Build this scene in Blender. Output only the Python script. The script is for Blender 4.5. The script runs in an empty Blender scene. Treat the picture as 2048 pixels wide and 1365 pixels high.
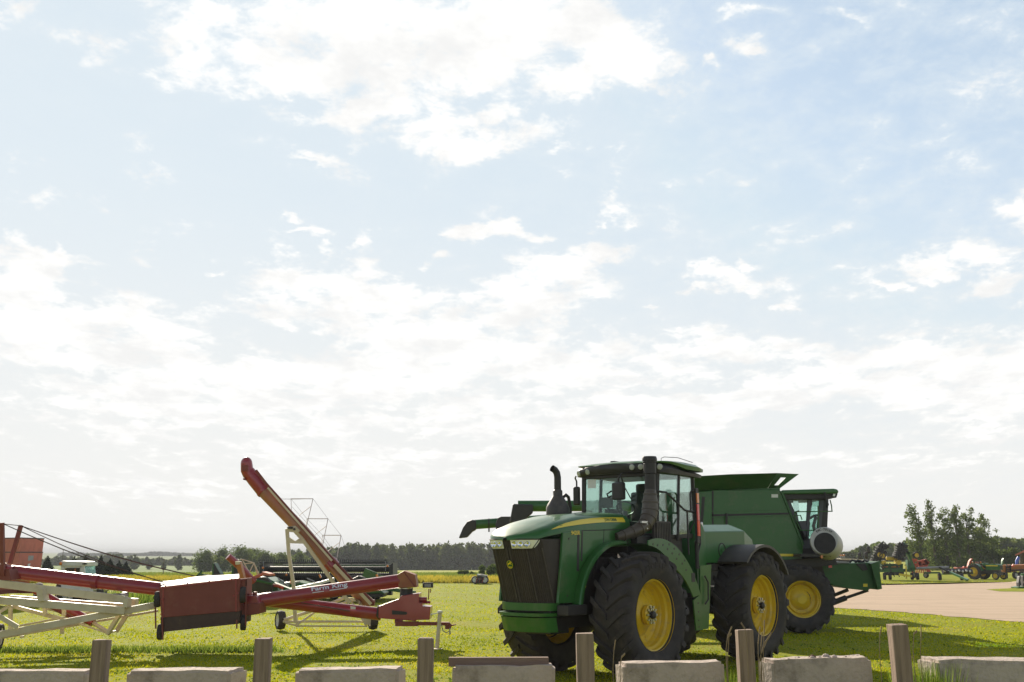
import bpy, math, random
import numpy as np
from mathutils import Vector, Matrix, Euler
SC = bpy.context.scene
C = SC.collection
rnd = random.Random(7)
R = math.radians

# ---------------------------------------------------------------- camera geometry
PIT = R(11.99); CAMZ = 2.04; FPX = 1991.0
cP, sP = math.cos(PIT), math.sin(PIT)
def ray(px, py):
    u = (px - 1024) / FPX; v = (682.5 - py) / FPX
    return (u, cP - v * sP, sP + v * cP)
def P(px, py, Y):
    """point of the world seen at photo pixel (px,py) and standing Y metres ahead"""
    d = ray(px, py); k = Y / d[1]
    return Vector((d[0] * k, Y, CAMZ + d[2] * k))
def G(px, py, z=0.0):
    d = ray(px, py); k = (z - CAMZ) / d[2]
    return Vector((d[0] * k, d[1] * k, z))
def mpp(Y):
    return Y / 2035.0           # metres per photo pixel at distance Y

# ---------------------------------------------------------------- mesh helpers
class MB:
    def __init__(s): s.v = []; s.f = []
    def add(s, vs, fs):
        o = len(s.v)
        s.v += [tuple(v) for v in vs]
        s.f += [tuple(i + o for i in f) for f in fs]
        return s
    def box(s, c, size, M=None):
        hx, hy, hz = size[0] / 2, size[1] / 2, size[2] / 2
        c = Vector(c)
        vs = []
        for x, y, z in ((-1,-1,-1),(1,-1,-1),(1,1,-1),(-1,1,-1),(-1,-1,1),(1,-1,1),(1,1,1),(-1,1,1)):
            p = Vector((x*hx, y*hy, z*hz))
            if M: p = M @ p
            vs.append(c + p)
        return s.add(vs, [(0,3,2,1),(4,5,6,7),(0,1,5,4),(1,2,6,5),(2,3,7,6),(3,0,4,7)])
    def beam(s, p, q, w, h, up=(0,0,1)):
        p, q = Vector(p), Vector(q); d = (q - p); L = d.length; d.normalize()
        up = Vector(up); sd = d.cross(up)
        if sd.length < 1e-4: sd = d.cross(Vector((1,0,0)))
        sd.normalize(); u = sd.cross(d)
        vs = []
        for e in (p, q):
            for a, b in ((-1,-1),(1,-1),(1,1),(-1,1)):
                vs.append(e + sd*(a*w/2) + u*(b*h/2))
        return s.add(vs, [(0,1,2,3),(7,6,5,4),(0,4,5,1),(1,5,6,2),(2,6,7,3),(3,7,4,0)])
    def path(s, pts, r, n=10, caps=True):
        pts = [Vector(p) for p in pts]; m = len(pts)
        rs = r if isinstance(r, (list, tuple)) else [r]*m
        vs = []; prev = None
        for i, p in enumerate(pts):
            if i == 0: t = pts[1]-pts[0]
            elif i == m-1: t = pts[-1]-pts[-2]
            else: t = (pts[i+1]-p).normalized() + (p-pts[i-1]).normalized()
            if t.length < 1e-9: t = Vector((0,0,1))
            t.normalize()
            if prev is None:
                a = t.cross(Vector((0,0,1)))
                if a.length < 1e-3: a = t.cross(Vector((1,0,0)))
            else:
                a = prev - t*prev.dot(t)
                if a.length < 1e-6: a = t.orthogonal()
            a.normalize(); prev = a; b = t.cross(a)
            for k in range(n):
                an = 2*math.pi*k/n
                vs.append(p + (a*math.cos(an) + b*math.sin(an))*rs[i])
        fs = []
        for i in range(m-1):
            for k in range(n):
                k2 = (k+1) % n
                fs.append((i*n+k, i*n+k2, (i+1)*n+k2, (i+1)*n+k))
        if caps:
            fs.append(tuple(range(n-1,-1,-1))); fs.append(tuple((m-1)*n+k for k in range(n)))
        return s.add(vs, fs)
    def tube(s, p, q, r, n=10): return s.path([p, q], r, n)
    def prism(s, poly, vec):
        """planar polygon (3d points) pushed along vec; ends closed"""
        poly = [Vector(p) for p in poly]; vec = Vector(vec); n = len(poly)
        vs = poly + [p + vec for p in poly]
        fs = [tuple(range(n)), tuple(range(2*n-1, n-1, -1))]
        for i in range(n):
            j = (i+1) % n
            fs.append((j, i, i+n, j+n))
        return s.add(vs, fs)
    def px(s, poly, Y0, Y1):
        """polygon given at distance Y0, pushed back to distance Y1"""
        return s.prism([P(x, y, Y0) for x, y in poly], (0, Y1-Y0, 0))
    def pbox(s, x0, y0, x1, y1, Y0, Y1): return s.px([(x0,y0),(x1,y0),(x1,y1),(x0,y1)], Y0, Y1)
    def lathe(s, prof, o=(0,0,0), axis=(0,1,0), n=48, closed=False, a0=0.0):
        """profile of (radius, distance along axis)"""
        o = Vector(o); ax = Vector(axis).normalized()
        a = ax.cross(Vector((0,0,1)))
        if a.length < 1e-3: a = Vector((1,0,0))
        a.normalize(); b = ax.cross(a)
        vs = []; m = len(prof)
        for r_, t in prof:
            for k in range(n):
                an = a0 + 2*math.pi*k/n
                vs.append(o + ax*t + (a*math.cos(an) + b*math.sin(an))*r_)
        fs = []
        for i in range(m if closed else m-1):
            j = (i+1) % m
            for k in range(n):
                k2 = (k+1) % n
                fs.append((i*n+k, j*n+k, j*n+k2, i*n+k2))
        return s.add(vs, fs)
    def ball(s, c, r, n=12, m=8):
        c = Vector(c); r = (r,r,r) if not isinstance(r,(tuple,list)) else r
        vs = []
        for i in range(m+1):
            th = math.pi*i/m
            for k in range(n):
                an = 2*math.pi*k/n
                vs.append(c + Vector((r[0]*math.sin(th)*math.cos(an), r[1]*math.sin(th)*math.sin(an), r[2]*math.cos(th))))
        fs = []
        for i in range(m):
            for k in range(n):
                fs.append((i*n+k, (i+1)*n+k, (i+1)*n+(k+1)%n, i*n+(k+1)%n))
        return s.add(vs, fs)
    def loft(s, secs, close=False, caps=False):
        n = len(secs[0]); vs = [p for sec in secs for p in sec]; fs = []
        for i in range(len(secs)-1):
            for k in range(n if close else n-1):
                k2 = (k+1) % n
                fs.append((i*n+k, i*n+k2, (i+1)*n+k2, (i+1)*n+k))
        if caps:
            fs.append(tuple(range(n-1,-1,-1))); fs.append(tuple((len(secs)-1)*n+k for k in range(n)))
        return s.add(vs, fs)
    def mesh(s, name, mat, org=(0,0,0), smooth=35):
        me = bpy.data.meshes.new(name)
        o = Vector(org)
        me.from_pydata([Vector(v)-o for v in s.v], [], s.f)
        me.validate()
        import bmesh
        bm = bmesh.new(); bm.from_mesh(me)
        bmesh.ops.recalc_face_normals(bm, faces=bm.faces)
        bm.to_mesh(me); bm.free()
        if smooth:
            me.shade_smooth(); me.set_sharp_from_angle(angle=R(smooth))
        if mat: me.materials.append(mat)
        return me
    def build(s, name, mat, parent=None, smooth=35, bevel=0, local=False, extra=()):
        n0 = len(s.f); cuts = []
        for mb_, mt_ in extra:
            s.add(mb_.v, mb_.f); cuts.append((n0, len(s.f), mt_)); n0 = len(s.f)
        org = (0,0,0)
        if parent is not None and not local: org = ORG.get(parent.name, (0,0,0))
        me = s.mesh(name, mat, org, smooth)
        for i_, (f0, f1, mt_) in enumerate(cuts):
            me.materials.append(mt_)
            for k_ in range(f0, f1): me.polygons[k_].material_index = i_+1
        o = bpy.data.objects.new(name, me); C.objects.link(o)
        if parent is not None:
            o.parent = parent; ORG[o.name] = org
        if bevel:
            b = o.modifiers.new('bevel', 'BEVEL'); b.width = bevel; b.segments = 2
            b.limit_method = 'ANGLE'; b.angle_limit = R(40); b.harden_normals = True
        return o
ORG = {}
def tag(o, label=None, cat=None, group=None, kind=None):
    if label: o['label'] = label
    if cat: o['category'] = cat
    if group: o['group'] = group
    if kind: o['kind'] = kind
    return o
def thing(name, label, cat, loc=(0,0,0), rz=0.0, group=None, local=False):
    o = bpy.data.objects.new(name, None); C.objects.link(o)
    o.location = loc; o.rotation_euler = (0,0,rz); o.empty_display_size = .3
    ORG[o.name] = (0,0,0) if local else tuple(loc)
    return tag(o, label, cat, group)
def single(mb, name, mat, label, cat, loc, group=None, smooth=35, bevel=0, kind=None):
    """a thing that is one mesh, with its origin at loc"""
    me = mb.mesh(name, mat, loc, smooth)
    o = bpy.data.objects.new(name, me); C.objects.link(o); o.location = loc
    if bevel:
        b = o.modifiers.new('bevel','BEVEL'); b.width = bevel; b.segments = 2; b.limit_method='ANGLE'; b.angle_limit=R(40)
    return tag(o, label, cat, group, kind)
def copy_tree(o, parent=None):
    c = o.copy(); C.objects.link(c)
    if parent is not None: c.parent = parent
    for ch in list(o.children): copy_tree(ch, c)
    return c
def text_polys(txt, size, bold=0.0, depth=0.0):
    cu = bpy.data.curves.new('txt', 'FONT'); cu.body = txt; cu.size = size; cu.offset = bold
    cu.align_x = 'CENTER'; cu.align_y = 'CENTER'; cu.extrude = depth
    o = bpy.data.objects.new('txt', cu); C.objects.link(o)
    dg = bpy.context.evaluated_depsgraph_get()
    me = o.evaluated_get(dg).to_mesh()
    vs = [tuple(v.co) for v in me.vertices]; fs = [tuple(p.vertices) for p in me.polygons]
    o.evaluated_get(dg).to_mesh_clear()
    bpy.data.objects.remove(o); bpy.data.curves.remove(cu)
    return vs, fs
def add_text(mb, txt, size, fn, bold=0.0, depth=0.0):
    vs, fs = text_polys(txt, size, bold, depth)
    mb.add([fn(*v) for v in vs], fs)

# ---------------------------------------------------------------- materials
def nd(nt, t, **kw):
    n = nt.nodes.new(t)
    for k, v in kw.items():
        if k.startswith('i_'):
            key = k[2:]; key = int(key) if key.isdigit() else key.replace('_',' ')
            n.inputs[key].default_value = v
        else: setattr(n, k, v)
    return n
def lk(nt, a, b): nt.links.new(a, b)
def col(c): return (c[0], c[1], c[2], 1.0)
def pbr(name, c, rough=.5, metal=0.0, c2=None, scale=3.0, amt=.5, bump=0.0, bscale=40.0, coat=0.0, stretch=None, spec=.5, dirt=None, dscale=2.0):
    m = bpy.data.materials.new(name); m.use_nodes = True
    nt = m.node_tree; b = nt.nodes['Principled BSDF']
    b.inputs['Base Color'].default_value = col(c); b.inputs['Roughness'].default_value = rough
    b.inputs['Metallic'].default_value = metal; b.inputs['Coat Weight'].default_value = coat
    b.inputs['Coat Roughness'].default_value = .08
    b.inputs['Specular IOR Level'].default_value = spec
    tc = nd(nt, 'ShaderNodeTexCoord'); src = tc.outputs['Object']
    if stretch:
        mp = nd(nt, 'ShaderNodeMapping'); mp.inputs['Scale'].default_value = stretch
        lk(nt, src, mp.inputs['Vector']); src = mp.outputs[0]
    out = None
    if c2 is not None:
        n = nd(nt, 'ShaderNodeTexNoise'); n.inputs['Scale'].default_value = scale; n.inputs['Detail'].default_value = 6
        lk(nt, src, n.inputs['Vector'])
        mr = nd(nt, 'ShaderNodeMapRange'); mr.inputs[1].default_value = .5-amt*.35; mr.inputs[2].default_value = .5+amt*.35
        lk(nt, n.outputs['Fac'], mr.inputs[0])
        mx = nd(nt, 'ShaderNodeMix', data_type='RGBA'); mx.inputs[6].default_value = col(c); mx.inputs[7].default_value = col(c2)
        lk(nt, mr.outputs[0], mx.inputs[0]); out = mx.outputs[2]
    if dirt is not None:
        n = nd(nt, 'ShaderNodeTexNoise'); n.inputs['Scale'].default_value = dscale; n.inputs['Detail'].default_value = 8; n.inputs['Roughness'].default_value = .7
        lk(nt, src, n.inputs['Vector'])
        mr = nd(nt, 'ShaderNodeMapRange'); mr.inputs[1].default_value = .52; mr.inputs[2].default_value = .72; mr.inputs[4].default_value = dirt[3]
        lk(nt, n.outputs['Fac'], mr.inputs[0])
        mx = nd(nt, 'ShaderNodeMix', data_type='RGBA'); mx.inputs[7].default_value = col(dirt)
        if out is not None: lk(nt, out, mx.inputs[6])
        else: mx.inputs[6].default_value = col(c)
        lk(nt, mr.outputs[0], mx.inputs[0]); out = mx.outputs[2]
        ma = nd(nt, 'ShaderNodeMath', operation='MULTIPLY_ADD'); ma.inputs[1].default_value = .35; ma.inputs[2].default_value = rough
        lk(nt, mr.outputs[0], ma.inputs[0]); lk(nt, ma.outputs[0], b.inputs['Roughness'])
    if out is not None: lk(nt, out, b.inputs['Base Color'])
    if bump:
        n = nd(nt, 'ShaderNodeTexNoise'); n.inputs['Scale'].default_value = bscale; n.inputs['Detail'].default_value = 5
        lk(nt, src, n.inputs['Vector'])
        bp = nd(nt, 'ShaderNodeBump'); bp.inputs['Strength'].default_value = bump; bp.inputs['Distance'].default_value = .02
        lk(nt, n.outputs['Fac'], bp.inputs['Height']); lk(nt, bp.outputs[0], b.inputs['Normal'])
    return m
def glass(name, tint=(.75,.9,.85), refl=.12):
    m = bpy.data.materials.new(name); m.use_nodes = True; nt = m.node_tree; nt.nodes.clear()
    o = nd(nt, 'ShaderNodeOutputMaterial'); t = nd(nt, 'ShaderNodeBsdfTransparent'); g = nd(nt, 'ShaderNodeBsdfGlossy')
    t.inputs[0].default_value = col(tint); g.inputs['Roughness'].default_value = .02
    f = nd(nt, 'ShaderNodeFresnel'); f.inputs[0].default_value = 1.5
    a = nd(nt, 'ShaderNodeMath', operation='MULTIPLY'); a.inputs[1].default_value = refl*6; lk(nt, f.outputs[0], a.inputs[0])
    mx = nd(nt, 'ShaderNodeMixShader'); lk(nt, a.outputs[0], mx.inputs[0]); lk(nt, t.outputs[0], mx.inputs[1]); lk(nt, g.outputs[0], mx.inputs[2])
    lk(nt, mx.outputs[0], o.inputs[0]); return m
def leafmat(name, cols, trans=.45, rough=.6, pos_noise=None):
    """leaves / blades: each leaf its own tone, light passes through"""
    m = bpy.data.materials.new(name); m.use_nodes = True; nt = m.node_tree; nt.nodes.clear()
    o = nd(nt, 'ShaderNodeOutputMaterial'); d = nd(nt, 'ShaderNodeBsdfDiffuse'); t = nd(nt, 'ShaderNodeBsdfTranslucent')
    g = nd(nt, 'ShaderNodeNewGeometry'); r = nd(nt, 'ShaderNodeValToRGB')
    el = r.color_ramp.elements
    while len(el) < len(cols): el.new(.5)
    for i, c in enumerate(cols):
        el[i].position = i/(len(cols)-1); el[i].color = col(c)
    fac = g.outputs['Random Per Island']
    if pos_noise:
        tc = nd(nt, 'ShaderNodeTexCoord')
        n = nd(nt, 'ShaderNodeTexNoise'); n.inputs['Scale'].default_value = pos_noise; n.inputs['Detail'].default_value = 4
        lk(nt, tc.outputs['Object'], n.inputs['Vector'])
        mr = nd(nt, 'ShaderNodeMapRange'); mr.inputs[1].default_value = .3; mr.inputs[2].default_value = .7; lk(nt, n.outputs['Fac'], mr.inputs[0])
        mm = nd(nt, 'ShaderNodeMix'); mm.inputs[0].default_value = .55
        lk(nt, fac, mm.inputs[2]); lk(nt, mr.outputs[0], mm.inputs[3]); fac = mm.outputs[0]
    lk(nt, fac, r.inputs[0]); lk(nt, r.outputs[0], d.inputs[0]); lk(nt, r.outputs[0], t.inputs[0])
    mx = nd(nt, 'ShaderNodeMixShader'); mx.inputs[0].default_value = trans
    lk(nt, d.outputs[0], mx.inputs[1]); lk(nt, t.outputs[0], mx.inputs[2]); lk(nt, mx.outputs[0], o.inputs[0]); return m

M = {}
DUST = (.20,.17,.12,.35)
M['green'] = pbr('green_paint', (.024,.120,.020), .38, c2=(.030,.134,.026), scale=1.2, coat=.35, spec=.35, dirt=(.15,.14,.09,.38), dscale=2.4)
M['green_old'] = pbr('weathered_green_paint', (.026,.10,.024), .5, c2=(.04,.12,.035), scale=2.5, coat=.1, spec=.35, dirt=(.15,.14,.09,.3), dscale=2.2)
M['green_satin'] = pbr('satin_green_paint', (.028,.130,.026), .34, c2=(.034,.142,.032), scale=1.2, spec=.4, dirt=(.12,.13,.08,.25), dscale=1.7)
M['yellow'] = pbr('yellow_paint', (.78,.53,.02), .4, c2=(.72,.48,.02), scale=3, coat=.3, dirt=(.30,.21,.10,.55), dscale=5)
M['decal'] = pbr('yellow_decal', (.85,.62,.03), .35, coat=.4)
M['rubber'] = pbr('tyre_rubber', (.044,.037,.036), .8, c2=(.062,.053,.049), scale=5, bump=.15, bscale=60, dirt=(.13,.105,.08,.6), dscale=3.0, spec=.3)
M['black'] = pbr('black_plastic', (.030,.026,.026), .5, c2=(.042,.037,.036), scale=4, bump=.05, spec=.4)
M['darkgrey'] = pbr('dark_grey_metal', (.055,.046,.044), .55, c2=(.075,.063,.058), scale=5, dirt=DUST, dscale=4)
M['grille'] = pbr('grille_mesh', (.042,.033,.030), .55, c2=(.055,.044,.038), scale=6, bump=.1, bscale=120, spec=.35)
M['steel'] = pbr('bare_steel', (.5,.5,.5), .3, metal=1.0)
M['chrome'] = pbr('lamp_reflector', (.8,.8,.8), .12, metal=1.0)
M['lens'] = pbr('lamp_lens', (.82,.83,.78), .1, coat=1.0, spec=.8)
M['amber'] = pbr('amber_lens', (.8,.22,.02), .2, coat=1.0)
M['redlens'] = pbr('red_reflector', (.75,.035,.02), .2, coat=.8)
M['white'] = pbr('white_paint', (.75,.74,.70), .45, c2=(.66,.64,.58), scale=3, dirt=(.35,.28,.2,.35), dscale=4)
M['label'] = pbr('paper_label', (.78,.77,.74), .6)
M['seat'] = pbr('seat_fabric', (.05,.05,.045), .85)
M['red'] = pbr('maroon_auger_paint', (.30,.022,.035), .32, c2=(.34,.03,.035), scale=2, coat=.5, dirt=(.25,.11,.08,.25), dscale=2.5)
M['redmatt'] = pbr('red_brown_primer', (.20,.040,.026), .6, c2=(.235,.052,.034), scale=4, amt=.8, bump=.05, dirt=(.30,.13,.08,.6), dscale=2.2)
M['orangebrown'] = pbr('faded_orange_paint', (.36,.13,.05), .5, c2=(.30,.08,.035), scale=4, dirt=(.2,.12,.07,.4), dscale=5)
M['rusttube'] = pbr('sunburnt_red_tube', (.35,.10,.055), .45, c2=(.45,.23,.125), scale=1.6, amt=.9, coat=.15, dirt=(.42,.3,.2,.45), dscale=2.0)
M['cream'] = pbr('cream_paint', (.66,.58,.42), .45, c2=(.58,.48,.32), scale=2.5, coat=.2, dirt=(.3,.2,.1,.3), dscale=5)
M['wire'] = pbr('steel_cable', (.12,.09,.08), .5, metal=.6)
M['salmon'] = pbr('faded_red_wagon_paint', (.60,.175,.115), .65, c2=(.50,.13,.09), scale=3, amt=.8, dirt=(.32,.17,.1,.4), dscale=3)
M['concrete'] = pbr('cast_concrete', (.60,.495,.42), .9, c2=(.45,.365,.305), scale=4.5, amt=.8, bump=.8, bscale=24, dirt=(.20,.16,.13,.75), dscale=3.4, spec=.2)
M['wood'] = pbr('weathered_timber', (.40,.29,.22), .85, c2=(.22,.155,.115), scale=3.2, amt=.9, bump=.7, bscale=5, stretch=(9,9,.45), spec=.2, dirt=(.10,.075,.06,.75), dscale=1.3)
M['woodx'] = pbr('weathered_plank', (.30,.21,.16), .85, c2=(.20,.13,.10), scale=6, amt=1.0, bump=.5, bscale=9, stretch=(.5,9,9), spec=.2)
M['tarp'] = pbr('canvas_cover', (.42,.36,.29), .6, c2=(.16,.13,.11), scale=2.5, amt=1.0)
M['glass'] = glass('cab_glass', (.88,.97,.94), .11)
M['glassc'] = glass('tinted_cab_glass', (.62,.90,.82), .08)
M['grey'] = pbr('grey_metal', (.32,.32,.33), .45, c2=(.25,.24,.24), scale=4)
M['blue'] = pbr('blue_plastic', (.05,.12,.55), .4)
M['orangepaint'] = pbr('orange_wagon_paint', (.50,.17,.02), .5, c2=(.40,.12,.02), scale=3, dirt=(.2,.1,.04,.4))
M['redimpl'] = pbr('red_implement_paint', (.55,.07,.03), .5, c2=(.42,.06,.03), scale=4, dirt=(.25,.12,.08,.35))
M['bark'] = pbr('bark', (.10,.075,.055), .9, c2=(.16,.13,.10), scale=6, bump=.4, bscale=20)
# ---------------------------------------------------------------- camera, sun, sky
cam = bpy.data.cameras.new('camera'); co = bpy.data.objects.new('camera', cam); C.objects.link(co)
co.location = (0, 0, CAMZ); co.rotation_euler = (R(90) + PIT, 0, 0)
cam.sensor_width = 36; cam.lens = 35.0; cam.clip_end = 20000; cam.clip_start = .1
SC.camera = co
SUN_EL, SUN_AZ = R(25.5), R(-20.3)     # azimuth from straight ahead, negative to the left
sd = Vector((math.sin(SUN_AZ)*math.cos(SUN_EL), math.cos(SUN_AZ)*math.cos(SUN_EL), math.sin(SUN_EL)))
sl = bpy.data.lights.new('sun', 'SUN'); sl.energy = 5.0; sl.angle = R(.55); sl.color = (1, .90, .74)
so = bpy.data.objects.new('sun', sl); C.objects.link(so)
so.rotation_euler = sd.to_track_quat('Z', 'Y').to_euler(); so.location = (-20, 60, 60)
SC.view_settings.view_transform = 'Standard'; SC.view_settings.look = 'None'
SC.view_settings.exposure = .58; SC.view_settings.gamma = 1
W = bpy.data.worlds.new('World'); SC.world = W; W.use_nodes = True
nt = W.node_tree; nt.nodes.clear()
wo = nd(nt, 'ShaderNodeOutputWorld'); bg = nd(nt, 'ShaderNodeBackground'); lk(nt, bg.outputs[0], wo.inputs[0])
sky = nd(nt, 'ShaderNodeTexSky', sky_type='NISHITA', sun_disc=False)
sky.sun_elevation = SUN_EL; sky.sun_rotation = SUN_AZ; sky.altitude = 200; sky.air_density = 1.0; sky.dust_density = 1.0; sky.ozone_density = 1.2
bg.inputs['Strength'].default_value = .1
tc = nd(nt, 'ShaderNodeTexCoord'); D = tc.outputs['Generated']
def mth(op, a, b=None, c=None, clamp=False):
    n = nd(nt, 'ShaderNodeMath', operation=op, use_clamp=clamp)
    for i, x in enumerate((a, b, c)):
        if x is None: continue
        if isinstance(x, (int, float)): n.inputs[i].default_value = x
        else: lk(nt, x, n.inputs[i])
    return n.outputs[0]
def vm(op, a, b=None, scale=None):
    n = nd(nt, 'ShaderNodeVectorMath', operation=op)
    for i, x in enumerate((a, b)):
        if x is None: continue
        if isinstance(x, (tuple, list)): n.inputs[i].default_value = x
        else: lk(nt, x, n.inputs[i])
    if scale is not None: n.inputs['Scale'].default_value = scale
    return n.outputs['Value'] if op in ('LENGTH', 'DISTANCE', 'DOT_PRODUCT') else n.outputs[0]
def mrange(x, a, b, c=0.0, d=1.0, smooth=True):
    n = nd(nt, 'ShaderNodeMapRange'); n.interpolation_type = 'SMOOTHSTEP' if smooth else 'LINEAR'
    n.inputs[1].default_value = a; n.inputs[2].default_value = b; n.inputs[3].default_value = c; n.inputs[4].default_value = d
    lk(nt, x, n.inputs[0]); return n.outputs[0]
def noise(vec, scale, detail=8, rough=.58, dist=0.0):
    n = nd(nt, 'ShaderNodeTexNoise'); n.inputs['Scale'].default_value = scale; n.inputs['Detail'].default_value = detail
    n.inputs['Roughness'].default_value = rough; n.inputs['Distortion'].default_value = dist
    lk(nt, vec, n.inputs['Vector']); return n
sx = nd(nt, 'ShaderNodeSeparateXYZ'); lk(nt, D, sx.inputs[0])
dy = mth('MAXIMUM', sx.outputs[1], .08)
u = mth('DIVIDE', sx.outputs[0], dy); w = mth('DIVIDE', sx.outputs[2], dy)
cb = nd(nt, 'ShaderNodeCombineXYZ'); lk(nt, u, cb.inputs[0]); lk(nt, w, cb.inputs[1]); UW = cb.outputs[0]
# stretched coordinates: clouds flatten towards the horizon
st = vm('MULTIPLY', UW, (1.0, 1.55, 1.0))
n1 = noise(st, 9.0, 5, .6); off = vm('SCALE', vm('SUBTRACT', n1.outputs['Color'], (.5,.5,.5)), scale=.11)
UWd = vm('ADD', UW, off)
blobs = [(520,90,230,110,.75),(800,150,300,110,.95),(1000,140,240,90,.9),(300,640,160,60,.8),(950,700,380,60,.9),(1350,690,240,40,.8),(620,930,420,40,.6),(1350,930,300,30,.5),  # photo pixel centre, radii, weight : where the cloud banks stand in this sky
 (690,60,420,110,1),(1080,60,280,110,1),(1230,110,150,70,.95),(620,170,130,60,1),(760,225,130,50,.95),(900,270,170,50,1),(1010,230,60,30,.7),(1120,170,120,50,.9),(640,310,40,16,.6),
 (220,60,130,55,.55),(430,40,170,70,.75),(60,20,120,30,.5),
 (640,560,160,60,.95),(760,600,150,60,.95),(1120,560,120,70,.95),(1200,500,90,45,.9),(1010,472,150,24,.85),(900,470,60,14,.6),(1050,620,150,50,.9),(900,650,260,50,.9),(560,610,90,35,.8),(1260,490,110,26,.6),
 (50,560,130,80,1),(110,650,200,90,1),(30,500,70,40,.8),(200,720,220,70,.95),(330,700,140,45,.8),(120,500,24,18,.8),(420,550,40,16,.5),
 (700,745,500,70,.95),(400,790,420,60,.85),(1150,730,330,60,.85),(1500,700,260,40,.85),(1800,720,260,60,.9),(1990,740,200,80,.9),(1700,790,420,50,.9),(1350,800,300,45,.85),(600,850,420,50,.8),(1000,840,300,50,.8),(1300,880,200,30,.6),(200,850,200,30,.6),(1950,850,200,40,.6),
 (1960,500,110,60,.95),(2030,440,60,40,.9),(1870,540,70,28,.85),(1980,570,90,25,.8),(1800,590,40,14,.7),(2040,600,50,12,.6),
 (1440,540,60,26,.85),(1400,575,40,14,.7),(1490,510,35,16,.7),(1550,600,60,18,.85),(1315,597,25,10,.6),(580,425,34,14,.65),(600,455,30,14,.6),(660,495,36,12,.7),(700,480,30,12,.6),(870,520,40,16,.6),
 (1490,20,70,26,.7),(1500,95,70,22,.65),(1410,130,30,16,.7),(1690,35,60,16,.6),(1300,170,30,20,.5),(1130,315,34,16,.5),(1230,425,45,20,.6),(1185,440,20,10,.55),(620,322,50,10,.5),(290,490,50,8,.5),(430,640,40,8,.5),
 (300,960,300,40,.5),(800,950,300,40,.5),(1800,930,250,30,.4)]
acc = None
for px_, py_, rx_, ry_, wt_ in blobs:
    d_ = ray(px_, py_); cu, cw = d_[0]/d_[1], d_[2]/d_[1]
    l = vm('LENGTH', vm('MULTIPLY', vm('SUBTRACT', UWd, (cu, cw, 0)), (FPX/rx_, FPX/ry_, 0)))
    m_ = mrange(l, 1.5, .15, 0, wt_)
    acc = m_ if acc is None else mth('MAXIMUM', acc, m_)
wq = mth('ADD', w, .22)
pc = nd(nt, 'ShaderNodeCombineXYZ'); lk(nt, mth('DIVIDE', u, wq), pc.inputs[0]); lk(nt, mth('DIVIDE', -1.0, wq), pc.inputs[1]); ST = pc.outputs[0]
f1 = noise(ST, 9.0, 13, .66, .2).outputs['Fac']
f2 = noise(ST, 2.6, 6, .55).outputs['Fac']
f3 = noise(st, 34.0, 8, .7).outputs['Fac']
den = mth('ADD', mth('MULTIPLY', acc, .50), mth('MULTIPLY', mth('SUBTRACT', f1, .5), 1.55))
den = mth('ADD', den, mth('MULTIPLY', mth('SUBTRACT', f2, .5), .45))
den = mth('ADD', den, mth('MULTIPLY', mth('SUBTRACT', f3, .5), .42))
# the sky behind the photographer, away from the sun, is clearer and deeper blue
behind = mrange(sx.outputs[1], .30, -.05, 0, 1)
pl = nd(nt, 'ShaderNodeCombineXYZ'); zz = mth('ADD', mth('MAXIMUM', sx.outputs[2], 0), .22)
lk(nt, mth('DIVIDE', sx.outputs[0], zz), pl.inputs[0]); lk(nt, mth('DIVIDE', sx.outputs[1], zz), pl.inputs[1])
fb = noise(pl.outputs[0], 1.3, 7, .6).outputs['Fac']
den_b = mth('MULTIPLY', mth('SUBTRACT', fb, .55), 3.0)
mixd = nd(nt, 'ShaderNodeMix'); lk(nt, behind, mixd.inputs[0]); lk(nt, den, mixd.inputs[2]); lk(nt, den_b, mixd.inputs[3])
den = mixd.outputs[0]
alpha = mrange(den, .10, .42)
thin = mrange(den, -.25, .32, 0, .72)
# pale milky veil in front, thicker low down and towards the sun
veil = mrange(sx.outputs[2], .46, .0, .22, 1.0, False)
lft = mrange(u, .45, -.45, .0, .50)
veil = mth('MINIMUM', mth('ADD', veil, lft), .97)
veil = mth('MULTIPLY', veil, mth('SUBTRACT', 1.0, mth('MULTIPLY', behind, .6)))
cov = mth('SUBTRACT', 1.0, mth('MULTIPLY', mth('SUBTRACT', 1.0, veil), mth('SUBTRACT', 1.0, thin)))
cl_ = vm('MINIMUM', sky.outputs[0], (4.9, 5.4, 5.9))
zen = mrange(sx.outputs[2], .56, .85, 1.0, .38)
mx0 = nd(nt, 'ShaderNodeMix', data_type='RGBA'); mx0.inputs[0].default_value = .55; lk(nt, cl_, mx0.inputs[6]); mx0.inputs[7].default_value = (3.8, 4.9, 5.9, 1)
dim = nd(nt, 'ShaderNodeMix', data_type='RGBA'); lk(nt, behind, dim.inputs[0]); lk(nt, mx0.outputs[2], dim.inputs[6]); lk(nt, vm('SCALE', cl_, scale=.8), dim.inputs[7])
mx1 = nd(nt, 'ShaderNodeMix', data_type='RGBA'); lk(nt, cov, mx1.inputs[0]); lk(nt, dim.outputs[2], mx1.inputs[6])
hz_ = nd(nt, 'ShaderNodeMix', data_type='RGBA'); lk(nt, mrange(sx.outputs[2], .0, .38), hz_.inputs[0]); hz_.inputs[6].default_value = (6.35, 6.3, 6.1, 1); hz_.inputs[7].default_value = (5.2, 5.75, 6.15, 1)
lk(nt, hz_.outputs[2], mx1.inputs[7])
mx2 = nd(nt, 'ShaderNodeMix', data_type='RGBA'); lk(nt, alpha, mx2.inputs[0]); lk(nt, mx1.outputs[2], mx2.inputs[6])
g1 = noise(vm('ADD', ST, (.02, -.05, 0)), 6.0, 9, .65).outputs['Fac']
cr = nd(nt, 'ShaderNodeMix', data_type='RGBA'); lk(nt, mrange(g1, .40, .66), cr.inputs[0])
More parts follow.
